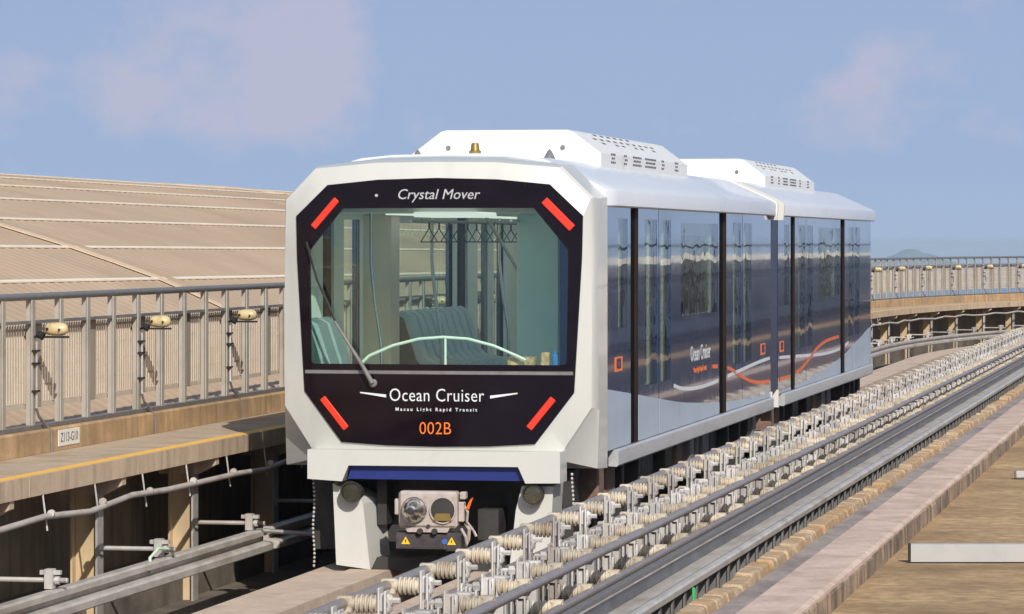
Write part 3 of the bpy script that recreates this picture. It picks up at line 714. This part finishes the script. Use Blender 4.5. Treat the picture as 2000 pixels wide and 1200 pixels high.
    for y in (b0 + 1.9, L - 2.2):
        for s in (1, -1):
            b = MB(); b.lathe([(-.13, .30), (-.12, .42), (-.09, .46), (.09, .46), (.12, .42), (.13, .30)], (s * .75, y, .46), (1, 0, 0), 28); wt = b.build('wheel', rubber, tr, 40)
            b = MB(); b.lathe([(0, .29), (.03, .28), (.03, .12), (.07, .1), (.07, .01)], (s * .88, y, .46), (s, 0, 0), 24); b.build('rim', rimm, wt, 40)
        b = MB(); b.box(-1.2, 1.2, y - .06, y + .06, .40, .52); b.rbox(1.0, 1.22, y - .5, y - .38, .2, .75, .01); b.rbox(1.0, 1.22, y + .38, y + .5, .2, .75, .01); b.build('bogie_frame', under, tr)
    # seats along the left wall, poles and hand rails
    def bench(y0, y1, mt, name='bench_seat'):
        n = max(2, int((y1 - y0) / .30)); st = (y1 - y0) / n
        b = MB()
        for k in range(n):
            ya = y0 + k * st + .018; yb = ya + st - .036; ym = (ya + yb) / 2
            lo = [(-1.20, 2.0), (-1.17, 2.02), (-1.10, 1.98), (-.98, 1.60), (-.92, 1.53), (-.74, 1.50), (-.72, 1.42), (-1.20, 1.42)]
            hi = [(-1.20, 2.01), (-1.14, 2.045), (-1.055, 1.995), (-.935, 1.625), (-.88, 1.57), (-.70, 1.535), (-.67, 1.43), (-1.20, 1.42)]
            b.loft([[(x, yy, z) for x, z in pr_] for yy, pr_ in ((ya, lo), (ya + .03, hi), (ym, hi), (yb - .03, hi), (yb, lo))])
        sh = MB(); sh.loft([[(x - .012, yy, z - .012) for x, z in lo] for yy in (y0, y1)]); sh.build('rib_gap_shade', gapshadem, tr)  # added dark backing, paints shade into the gaps between the ribs
        b.box(-1.2, -.78, y0 + .05, y1 - .05, 1.06, 1.42)
        return b.build(name, mt, tr, 50)
    oL = b0 + left_shift
    bench(oL + 3.7, oL + 6.4, benchm)
    if nose: bench(.35, 1.15, seatm)
    def poles(x, y):
        b = MB(); b.tube([(x, y, 2.93), (x, y, 2.5), (x + .03, y, 2.2), (x + .09, y, 1.8), (x + .1, y, 1.4), (x + .06, y, 1.06)], .017, 8); b.build('grab_pole', chrome, tr, 50)
    for x, y in ((-.86, oL + 1.4), (-.82, oL + 3.6), (-.80, oL + 6.6), (.10, oL + 4.2), (.25, oL + 6.4), (.55, oL + 8), (.62, b0 + 2.6), (-.2, oL + 8.8)): poles(x, y)
    for x in (-.45, .42):
        b = MB(); b.tube([(x, b0 + .5, 2.86), (x, L - .6, 2.86)], .014, 6)
        for k in range(5): b.tube([(x, b0 + .9 + 2.2 * k, 2.86), (x, b0 + .9 + 2.2 * k, 2.93)], .01, 6)
        b.build('hand_rail', chrome, tr)
        for k in range(22):
            y = b0 + 1.2 + k * .4
            b = MB(); b.tube([(x, y, 2.85), (x, y, 2.79)], .009, 5); b.tube([(x - .075, y, 2.68), (x + .075, y, 2.68), (x, y, 2.80)], .010, 6, closed=True); b.build('grab_handle', black, tr)
    b = MB(); b.tube([(.35, oL + 3.1, 2.9), (.12, oL + 3.9, 2.45), (.0, oL + 4.6, 2.1), (.05, oL + 5.2, 1.7), (.05, oL + 5.4, 1.1)], .017, 8); b.tube([(-.2, oL + 3.1, 2.9), (-.1, oL + 4.1, 2.4), (.25, oL + 5.1, 1.9), (.3, oL + 5.6, 1.1)], .017, 8); b.build('grab_pole', chrome, tr, 50)
    for z in (1.93, 1.68):
        b = MB(); b.tube([(-.2, oL + 5.1, z), (.3, oL + 5.1, z)], .012, 6); b.build('grab_pole', chrome, tr)
SIL = [(1.04, 1.437), (2.27, 1.351), (3.46, 1.264), (4.68, 1.181), (5.69, 1.129), (7.49, 1.056), (9.15, 1.013), (11.33, .979), (12.02, .968), (13.41, .983), (14.96, .996), (16.34, 1.034), (18.92, 1.166), (21.0, 1.33), (22.45, 1.46)]
WHT = [(4.34, 1.346), (4.78, 1.304), (5.69, 1.272), (6.69, 1.275), (7.71, 1.30), (8.79, 1.328), (10.32, 1.367), (11.33, 1.38), (12.02, 1.364), (13.76, 1.327), (16.34, 1.27), (17.68, 1.262), (18.92, 1.285), (19.69, 1.328)]
ORG = [(6.83, 1.441), (7.41, 1.421), (8.13, 1.37), (8.91, 1.268), (9.6, 1.195), (10.32, 1.148), (11.33, 1.125), (12.02, 1.113), (13.21, 1.115), (14.17, 1.155), (14.96, 1.23), (16.0, 1.36), (16.97, 1.42), (18.73, 1.44)]
def interp(tab, x):
    if x <= tab[0][0]:
        (x0, y0), (x1, y1) = tab[0], tab[1]; return y0 + (y1 - y0) * (x - x0) / (x1 - x0)
    for i in range(len(tab) - 1):
        if x <= tab[i + 1][0]:
            x0, x1 = tab[i][0], tab[i + 1][0]; t = (x - x0) / (x1 - x0)
            y0, y1 = tab[i][1], tab[i + 1][1]
            m0 = (tab[i + 1][1] - tab[i - 1][1]) / (tab[i + 1][0] - tab[i - 1][0]) if i else (y1 - y0) / (x1 - x0)
            m1 = (tab[i + 2][1] - tab[i][1]) / (tab[i + 2][0] - tab[i][0]) if i + 2 < len(tab) else (y1 - y0) / (x1 - x0)
            h = x1 - x0
            return (2 * t**3 - 3 * t * t + 1) * y0 + (t**3 - 2 * t * t + t) * h * m0 + (-2 * t**3 + 3 * t * t) * y1 + (t**3 - t * t) * h * m1
    return tab[-1][1]
def stripe(tr, tab, off, l0, l1, pil, wd, mat, name):
    for s in (1, -1):
        seg = []
        def flush(sg):
            if len(sg) < 2: return
            up = [(y, z + wd / 2) for y, z in sg]; dn = [(y, z - wd / 2) for y, z in reversed(sg)]
            x0 = s * (HW + .0035); x1 = s * (HW + .0065)
            n = len(sg); b = MB()
            for i in range(n - 1):
                (y0, z0), (y1, z1) = sg[i], sg[i + 1]
                b.loft([[(x0, y0, z0 - wd / 2), (x0, y0, z0 + wd / 2), (x0, y1, z1 + wd / 2), (x0, y1, z1 - wd / 2)], [(x1, y0, z0 - wd / 2), (x1, y0, z0 + wd / 2), (x1, y1, z1 + wd / 2), (x1, y1, z1 - wd / 2)]])
            b.build(name, mat, tr)
        y = l0
        while y < l1:
            g = y
            if any(p0 <= g <= p1 for p0, p1 in pil): flush(seg); seg = []
            else: seg.append((g - off, interp(tab, g)))
            y += .12
        flush(seg)
B1, E1, B2, E2 = .72, 11.42, 12.08, 22.7
pil = [(B1 + 1.15, B1 + 1.62), (B1 + 6.58, B1 + 7.13), (11.38, 12.1), (B2 + 1.15, B2 + 1.62), (B2 + 6.58, B2 + 7.13)]
front = thing('train_car', 'leading white and navy train car with black windscreen mask facing the camera', 'train car', W(0, 0, 0), -TH, 'cars of the train')
band = lambda y: interp(SIL, y)
car(front, E1, B1, True, 0, -.65)
stripe(front, WHT, 0, 4.34, 11.36, pil, .035, white_t, 'white_stripe'); stripe(front, ORG, 0, 6.83, 11.36, pil, .04, orange, 'orange_stripe')
rear = thing('train_car', 'second white and navy train car coupled behind the leading car', 'train car', W(0, B2, 0), -TH, 'cars of the train')
band = lambda y: interp(SIL, y + B2)
car(rear, E2 - B2, 0, False, 0, 0)
stripe(rear, WHT, B2, B2 + .02, 19.69, pil, .035, white_t, 'white_stripe'); stripe(rear, ORG, B2, B2 + .02, 18.5, pil, .04, orange, 'orange_stripe')
# joint between the cars
b = MB(); b.box(-1.325, 1.325, E1 + .004, B2 - .004, 1.002, 2.928); b.build('gangway_bellows', M('navy bellows skin', (.004, .014, .062), .4, var=.15), front)
jf = M('pale joint frame', (.66, .65, .60), .5, var=.04)
for y, t in ((E1 + .003, front), (-.075, rear)):
    for s in (1, -1):
        b = MB(); b.box(min(s * 1.22, s * 1.345), max(s * 1.22, s * 1.345), y, y + .07, .80, 1.0); b.build('joint_foot', jf, t)
    hf = [(1.398, 2.93), (1.412, 3.09), (1.40, 3.125), (1.305, 3.18), (.88, 3.372), (.5, 3.42)]; hi = [(1.22, 2.93), (1.2, 3.14), (.84, 3.30), (.5, 3.35)]
    pr = hf + [(-x, z) for x, z in reversed(hf)] + [(-x, z) for x, z in hi] + list(reversed(hi))
    b = MB(); b.loft([[(x, yy, z) for x, z in pr] for yy in (y, y + .07)]); b.build('joint_frame', jf, t)
b = MB(); b.prism([(-1.30, 2.93), (1.30, 2.93), (1.25, 3.10), (.84, 3.28), (-.84, 3.28), (-1.25, 3.10)], lambda x, z: (x, E1 + .08, z), lambda x, z: (x, B2 - .08, z)); b.build('gangway_hood', navyd, front)
# ---- nose
CX = .05
def mir(h): return [(CX + x, z) for x, z in h] + [(CX - x, z) for x, z in reversed(h[1:-1])]
def bow(x): return .05 * (x / 1.25) ** 2
Mh = [(0, 3.203), (.5, 3.19), (.93, 3.148), (1.20, 2.893), (1.192, 2.55), (1.16, 2.0), (1.128, 1.455), (.81, 1.038), (.42, 1.015), (0, 1.008)]
Wh = [(0, 2.957), (.42, 2.957), (.80, 2.955), (1.078, 2.617), (1.078, 2.4), (1.072, 2.0), (1.066, 1.70), (1.05, 1.68), (.45, 1.68), (0, 1.68)]
S1h = [(0, 3.335), (.5, 3.33), (1.02, 3.285), (1.275, 3.03), (1.285, 2.6), (1.29, 2.0), (1.285, 1.33), (1.0, .90), (.5, .865), (0, .865)]
S2h = [(0, 3.375), (.5, 3.37), (1.03, 3.315), (1.325, 3.035), (1.33, 2.6), (1.33, 2.0), (1.33, 1.305), (1.315, .825), (.55, .82), (0, .82)]
S3h = [(0, 3.405), (.5, 3.395), (1.04, 3.32), (1.336, 3.05), (1.336, 2.6), (1.336, 2.0), (1.336, 1.30), (1.336, .81), (.6, .81), (0, .81)]
def ring2(h, y, bw=1.0): return [(x - CX * f, y + bw * bow(x), z) for x, z in mir(h) for f in ([0] if bw else [1])]
def capring(h, y, k=1.0, cx=0): return [(x - CX + cx, y, z) for x, z in mir(h)]
b = MB()
r_m = ring2(Mh, .012)
r_1 = [(x, y, z) for (x, y, z) in [(p[0] - CX * .6, .075 + bow(p[0]) * 1.0, p[1]) for p in mir(S1h)]]
r_1b = [(p[0] - CX * .4, .12 + bow(p[0]), p[1] + (.012 if p[1] > 3.0 else 0)) for p in mir([(x * 1.008, z) for x, z in S1h])]
r_2 = [(p[0] - CX, .36, p[1]) for p in mir(S2h)]
r_3 = [(p[0] - CX, B1 - .005, p[1]) for p in mir(S3h)]
b.loft([r_m, r_1, r_1b, r_2, r_3], cap0=False, cap1=False)
b.build('nose_shell', white, front, 24)
b = MB()
r_w = [(x, .0 + bow(x), z) for x, z in mir(Wh)]
r_mf = [(x, .0 + bow(x), z) for x, z in mir([(x * .999, z) for x, z in Mh])]
r_mb = [(x, .03 + bow(x), z) for x, z in mir(Mh)]
r_wb = [(x, .03 + bow(x), z) for x, z in mir(Wh)]
b.loft([r_wb, r_w, r_mf, r_mb], cap0=False, cap1=False); b.build('front_mask', maskm, front, 30)
# windscreen: curved pane with thickness
b = MB()
half = len(Wh)
def pane(y):
    m = mir(Wh); top = [(CX - Wh[i][0], Wh[i][1]) for i in range(9, -1, -1)]
    return m
cols = []
xs = [-1.078, -1.0, -.9, -.80, -.6, -.4, -.2, 0, .2, .4, .6, .80, .9, 1.0, 1.078]
def ztop(x):
    x = abs(x); return 2.955 if x <= .80 else 2.955 - (x - .80) / .278 * .338
def zbot(x): return 1.68 if abs(x) < 1.05 else 1.69
cols = [[(CX + x, .006 + bow(CX + x), zbot(x)), (CX + x, .006 + bow(CX + x), ztop(x)), (CX + x, .016 + bow(CX + x), ztop(x)), (CX + x, .016 + bow(CX + x), zbot(x))] for x in xs]
b.loft(cols); b.build('windscreen', wglass, front)
b = MB(); b.loft([[(CX + x, -.006 + bow(CX + x), z0), (CX + x, -.006 + bow(CX + x), z1), (CX + x, .002 + bow(CX + x), z1), (CX + x, .002 + bow(CX + x), z0)] for x, z0, z1 in [(xx, 1.60, 1.628) for xx in (-1.12, -.8, -.4, 0, .4, .8, 1.12)]]); b.build('sill_strip', galv_d, front)
# red reflector bars
for x0, z0, x1, z1, wd in ((-1.0, 2.80, -.795, 3.03, .055), (.935, 3.02, 1.165, 2.79, .066), (-.92, 1.40, -.715, 1.15, .055), (1.01, 1.41, .81, 1.165, .055)):
    d = Vector((x1 - x0, 0, z1 - z0)); L = d.length; ang = math.atan2(d.z, d.x); xm, zm = (x0 + x1) / 2, (z0 + z1) / 2
    mm = Matrix.Translation((xm, bow(xm) - .006, zm)) @ Matrix.Rotation(math.atan(.1 * xm / 1.56), 4, 'Z') @ Matrix.Rotation(-ang, 4, 'Y')
    MB().rbox(-L / 2, L / 2, -.012, .004, -wd / 2, wd / 2, .006, mm).build('red_reflector', red, front)
yt = -.004
text('Crystal Mover', .118, grey_t, 'lettering', front, TF(.055, yt, 3.066), 1.0, .24, 0)
text('Ocean Cruiser', .150, white_t, 'lettering', front, TF(.045, yt, 1.425), .83, 0, -.0006, 1.06)
text('Macau Light Rapid Transit', .038, white_t, 'lettering', front, TF(.042, yt, 1.312), 1.0, 0, .0008, 1.62)
text('002B', .145, orange_t, 'lettering', front, TF(.035, yt, 1.155), .90, 0, -.0012, 1.02)
for x0, z0, x1, z1, w0, w1 in ((-.598, 1.447, -.378, 1.420, .010, .024), (.716, 1.450, .491, 1.418, .010, .024)):
    b = MB(); b.loft([[(x0, yt - .002 + bow(x0), z0 - w0 / 2), (x0, yt - .002 + bow(x0), z0 + w0 / 2), (x0, yt + .003 + bow(x0), z0 + w0 / 2), (x0, yt + .003 + bow(x0), z0 - w0 / 2)], [(x1, yt - .002 + bow(x1), z1 - w1 / 2), (x1, yt - .002 + bow(x1), z1 + w1 / 2), (x1, yt + .003 + bow(x1), z1 + w1 / 2), (x1, yt + .003 + bow(x1), z1 - w1 / 2)]]); b.build('emblem_line', white_t, front)
MB().lathe([(0, .013), (.008, .012)], (-.46, .008, 3.061), (0, -1, 0), 10).build('camera_eye', grey_t, front)
# wiper
wp = MB().tube([(-.483, -.045, 1.525), (-.56, -.05, 1.66), (-.80, -.045, 2.03)], [.022, .018, .010], 8).build('wiper', under_g, front, 50)
MB().lathe([(0, .034), (.03, .034), (.04, .02)], (-.483, .0, 1.525), (0, -1, 0), 12).build('wiper_hub', under_g, wp)
b = MB(); b.tube([(-.66, -.025, 1.80), (-.80, -.022, 2.03), (-.96, -.012, 2.38), (-1.05, -.005, 2.68)], .011, 6); b.build('wiper_blade', black, wp)
# bumper
bp = [(-1.0, .985), (-1.0, .745), (-.71, .728), (-.655, .858), (.755, .862), (.815, .73), (1.10, .735), (1.10, .985)]
b = MB(); b.prism(bp, lambda x, z: (x, -.16, z), lambda x, z: (x, .14, z)); b.build('bumper', white, front, None, .018)
b = MB(); b.prism([(-.675, .745), (-.645, .855), (.745, .858), (.795, .745)], lambda x, z: (x, -.10, z), lambda x, z: (x, .1, z)); b.build('bumper_panel', navyp, front)
for x in (-.645, .868):
    b = MB(); b.lathe([(.18, .075), (.05, .085), (0, .092), (-.015, .090), (-.012, .080), (.02, .074)], (x, -.12, .636), (0, 1, 0), 24); h = b.build('headlight', under, front, 40)
    b = MB(); b.lathe([(.018, .073), (.045, .055), (.062, .025), (.066, .004)], (x, -.12, .636), (0, 1, 0), 24); b.build('reflector_dish', chrome, h, 40)
    b = MB(); b.lathe([(0, .076), (-.012, .07), (-.022, .04), (-.025, .005)], (x, -.116, .636), (0, 1, 0), 20); b.build('lens', lens, h, 40)
    b = MB(); b.lathe([(0, .03), (-.02, .028), (-.025, .005)], (x, -.075, .636), (0, 1, 0), 12); b.build('bulb', chrome, h, 40)
# leg fairings
for sgn, pts_ in ((-1, [(-.82, .70), (-.60, .60), (-.565, .535), (-.505, .0), (-.79, .035)]), (1, [(.76, .70), (.71, .50), (.655, .0), (.985, .03), (1.02, .70)])):
    ys0, ys1 = -.03, .42
    dxx = .07 if sgn < 0 else .02
    b = MB(); b.loft([[(x, ys0, z) for x, z in pts_], [(x + (dxx if x > -.6 else 0) if sgn < 0 else x, ys1, z + .02) for x, z in pts_]]); b.build('leg_fairing', white, front, None, .012)
b = MB(); b.prism([(-.50, .0), (-.45, .10), (.60, .10), (.65, .0)], lambda x, z: (x, -.02, z), lambda x, z: (x, .2, z)); b.build('cross_beam', under, front)
b = MB(); b.box(-1.1, 1.1, .45, .70, .12, .80); b.box(-.5, -.42, .2, .5, .35, .8); b.box(.38, .55, .05, .4, .25, .50); b.build('nose_frame', under, front)
for x, z0 in ((-1.03, .0), (1.145, .42)):
    b = MB(); z = .80
    while z > z0: b.lathe([(0, .004), (.008, .011), (.016, .011), (.024, .004)], (x + .006 * math.sin(z * 14), .16, z), (0, 0, -1), 6); z -= .034
    b.build('bead_chain', galv, front)
# coupler
cpl = MB().rbox(-.205, .28, -.30, -.16, .37, .665, .02).build('coupler', coup, front)
b = MB(); b.prism([(-.15, .372), (-.13, .335), (.20, .335), (.22, .372)], lambda x, z: (x, -.298, z), lambda x, z: (x, -.18, z)); b.build('lower_lip', coup, cpl)
b = MB(); b.lathe([(0, .108), (-.02, .106), (-.025, .10), (-.045, .094), (-.10, .07), (-.14, .045), (-.15, .01)], (-.07, -.302, .515), (0, 1, 0), 22); b.build('coupler_cone', chrome, cpl, 40)
b = MB(); b.box(-.12, .02, -.47, -.40, .505, .53); b.rbox(-.085, -.05, -.48, -.40, .49, .545, .006); b.build('cone_slot', under, cpl)
b = MB(); b.lathe([(0, .112), (-.016, .110), (-.016, .100), (.002, .098)], (.165, -.302, .515), (0, 1, 0), 22); b.build('socket_ring', coup, cpl, 40)
b = MB(); b.lathe([(-.006, .098), (-.005, .01)], (.165, -.302, .515), (0, 1, 0), 22); b.build('socket_bore', under, cpl)
b = MB(); b.prism([(.09, .43), (.24, .43), (.225, .49), (.11, .49)], lambda x, z: (x, -.325, z), lambda x, z: (x, -.31, z)); b.build('socket_floor', brass, cpl)
b = MB(); b.rbox(-.245, -.205, -.27, -.2, .47, .60, .008); b.rbox(.282, .33, -.27, -.18, .42, .58, .008); b.rbox(.29, .34, -.25, -.16, .60, .66, .008); b.build('coupler_bracket', coup, cpl)
b = MB()
for x in (-.02, .10): b.lathe([(0, .024), (.03, .024)], (x, -.31, .345), (0, -1, 0), 12)
b.lathe([(0, .016), (.012, .016)], (.045, -.30, .385), (0, -1, 0), 8); b.build('bolt', under, cpl)
cv = MB()
pr = [(-.29, .20), (-.29, .30), (-.26, .33), (-.18, .335), (-.18, .20)]
cv.loft([[(x, y, z) for y, z in pr] for x in (-.225, .31)])
for k in range(14): cv.box(-.09 + k * .019, -.081 + k * .019, -.295, -.28, .21, .305)
cvo = cv.build('coupler_cover', cover, cpl)
for x in (-.145, .235):
    b = MB(); b.prism([(x - .036, .236), (x + .036, .236), (x, .298)], lambda xx, z: (xx, -.297, z), lambda xx, z: (xx, -.291, z)); b.build('warning_sticker', yel_s, cvo)
    b = MB(); b.box(x - .004, x + .004, -.299, -.2975, .25, .275); b.build('warning_mark', black, cvo)
MB().lathe([(0, .024), (.006, .024)], (.178, -.291, .262), (0, -1, 0), 14).build('round_sticker', blu_s, cvo)
b = MB(); b.tube([(.32, -.22, .55), (.36, -.25, .50), (.35, -.24, .42), (.40, -.2, .34), (.42, -.2, .30)], .011, 6); b.tube([(.33, -.2, .40), (.37, -.24, .36), (.36, -.22, .28), (.33, -.2, .22)], .014, 6); b.tube([(.30, -.22, .36), (.345, -.26, .30), (.35, -.24, .24)], .012, 6); b.build('coupler_hose', coup, cpl)
b = MB(); b.prism([(.345, .53), (.37, .52), (.405, .62), (.38, .60)], lambda x, z: (x, -.26, z), lambda x, z: (x, -.245, z)); b.build('orange_tag', orange, cpl)
# roof fittings
for x in (-.55, .62):
    b = MB(); b.lathe([(0, .062), (.03, .050), (.09, .02), (.11, .004)], (x, 1.9, 3.375), (0, .15, 1), 12); b.build('antenna', under_g, front, 50)
b = MB(); b.lathe([(0, .13), (.02, .13), (.035, .09)], (.08, 1.35, 3.40), (0, 0, 1), 16); bb = b.build('beacon_base', acw, front, 40)
b = MB(); b.lathe([(.035, .05), (.055, .055), (.06, .04), (.12, .032), (.125, .02)], (.08, 1.35, 3.40), (0, 0, 1), 14); b.build('beacon', brass, bb, 40)
# cab interior seen through the windscreen
b = MB(); b.prism([(-1.0, 1.66), (1.08, 1.66), (1.06, 1.40), (.8, 1.12), (-.72, 1.12), (-.98, 1.40)], lambda x, z: (x, .10, z), lambda x, z: (x, .32, z)); b.build('cab_desk', teal, front)
b = MB(); b.tube([(-.62, .13, 1.68), (-.55, .13, 1.745), (-.35, .13, 1.83), (-.13, .13, 1.885), (.072, .13, 1.90), (.28, .13, 1.887), (.5, .13, 1.83), (.70, .13, 1.745), (.76, .13, 1.715)], .013, 8)
b.tube([(.09, .13, 1.9), (.09, .13, 1.66)], .011, 8); b.build('arch_rail', M('pale steel tube', (.80, .80, .76), .3, var=.04), front, 50)
b = MB(); b.rbox(.40, .78, 1.55, 2.1, 1.05, 2.92, .02); b.build('cab_cabinet', teal, front)
b = MB(); b.rbox(.785, 1.23, 1.5, 1.62, 1.05, 2.92, .02); b.build('cab_partition', M('navy partition', (.01, .05, .24), .45, var=.1), front)
lm = bpy.data.materials.new('lamp and fill glow'); lm.use_nodes = True
lm.node_tree.nodes['Principled BSDF'].inputs['Base Color'].default_value = (.3, .3, .3, 1); lm.node_tree.nodes['Principled BSDF'].inputs['Emission Color'].default_value = (1, .98, .92, 1); lm.node_tree.nodes['Principled BSDF'].inputs['Emission Strength'].default_value = .75
b = MB(); b.rbox(-.22, .30, .30, 1.2, 2.885, 2.928, .01); b.build('ceiling_glow_panel', lm, front)  # lamp panel just behind the windscreen
for x in (-.75, .75):  # long glowing strips added to brighten the interior
    b = MB(); b.rbox(x - .16, x + .16, 2.2, 10.8, 2.918, 2.9295, .004); b.build('ceiling_glow_panel', lm, front)
b = MB(); b.box(-.98, -.72, .72, 1.3, 1.06, 1.2); b.build('step', floorm, front)
b = MB(); b.box(-1.25, -.98, B1 + 2.66 - .65, B1 + 2.98 - .65, 1.05, 2.92); b.build('inner_column', beige, front)
b = MB(); b.box(.60, .82, .18, .32, 1.66, 1.74); b.rbox(.88, .95, .14, .22, 1.66, 1.78, .01); b.build('desk_items', M('desk items', (.55, .33, .2), .5, var=.5, scale=20), front)
MB().lathe([(0, .025), (.09, .025), (.11, .012), (.13, .012)], (1.0, .15, 1.66), (0, 0, 1), 12).build('water_bottle', M('blue bottle', (.05, .2, .55), .2, var=.2), front)
# lettering on the flank
text('Ocean Cruiser', .21, white_t, 'lettering', front, TS(HW + .0035, 6.03, 1.60), 1.05, 0, .002, 1.0, ex=.0006)
text('Macau Light Rapid Transit', .075, orange_t, 'lettering', front, TS(HW + .0035, 6.0, 1.445), 1.0, 0, .001, 1.1, ex=.0006)
for y, z, t in ((1.32, 1.65, front), (10.78, 1.50, front), (.38, 1.48, rear)):
    b = MB(); b.box(HW + .0005, HW + .003, y - .22, y + .16, z - .062, z + .062); pb = b.build('number_plate', orange_t, t)
    text('002B', .12, navyd, 'lettering', pb, TS(HW + .0035, y - .03, z), .9, 0, .002, 1.0)
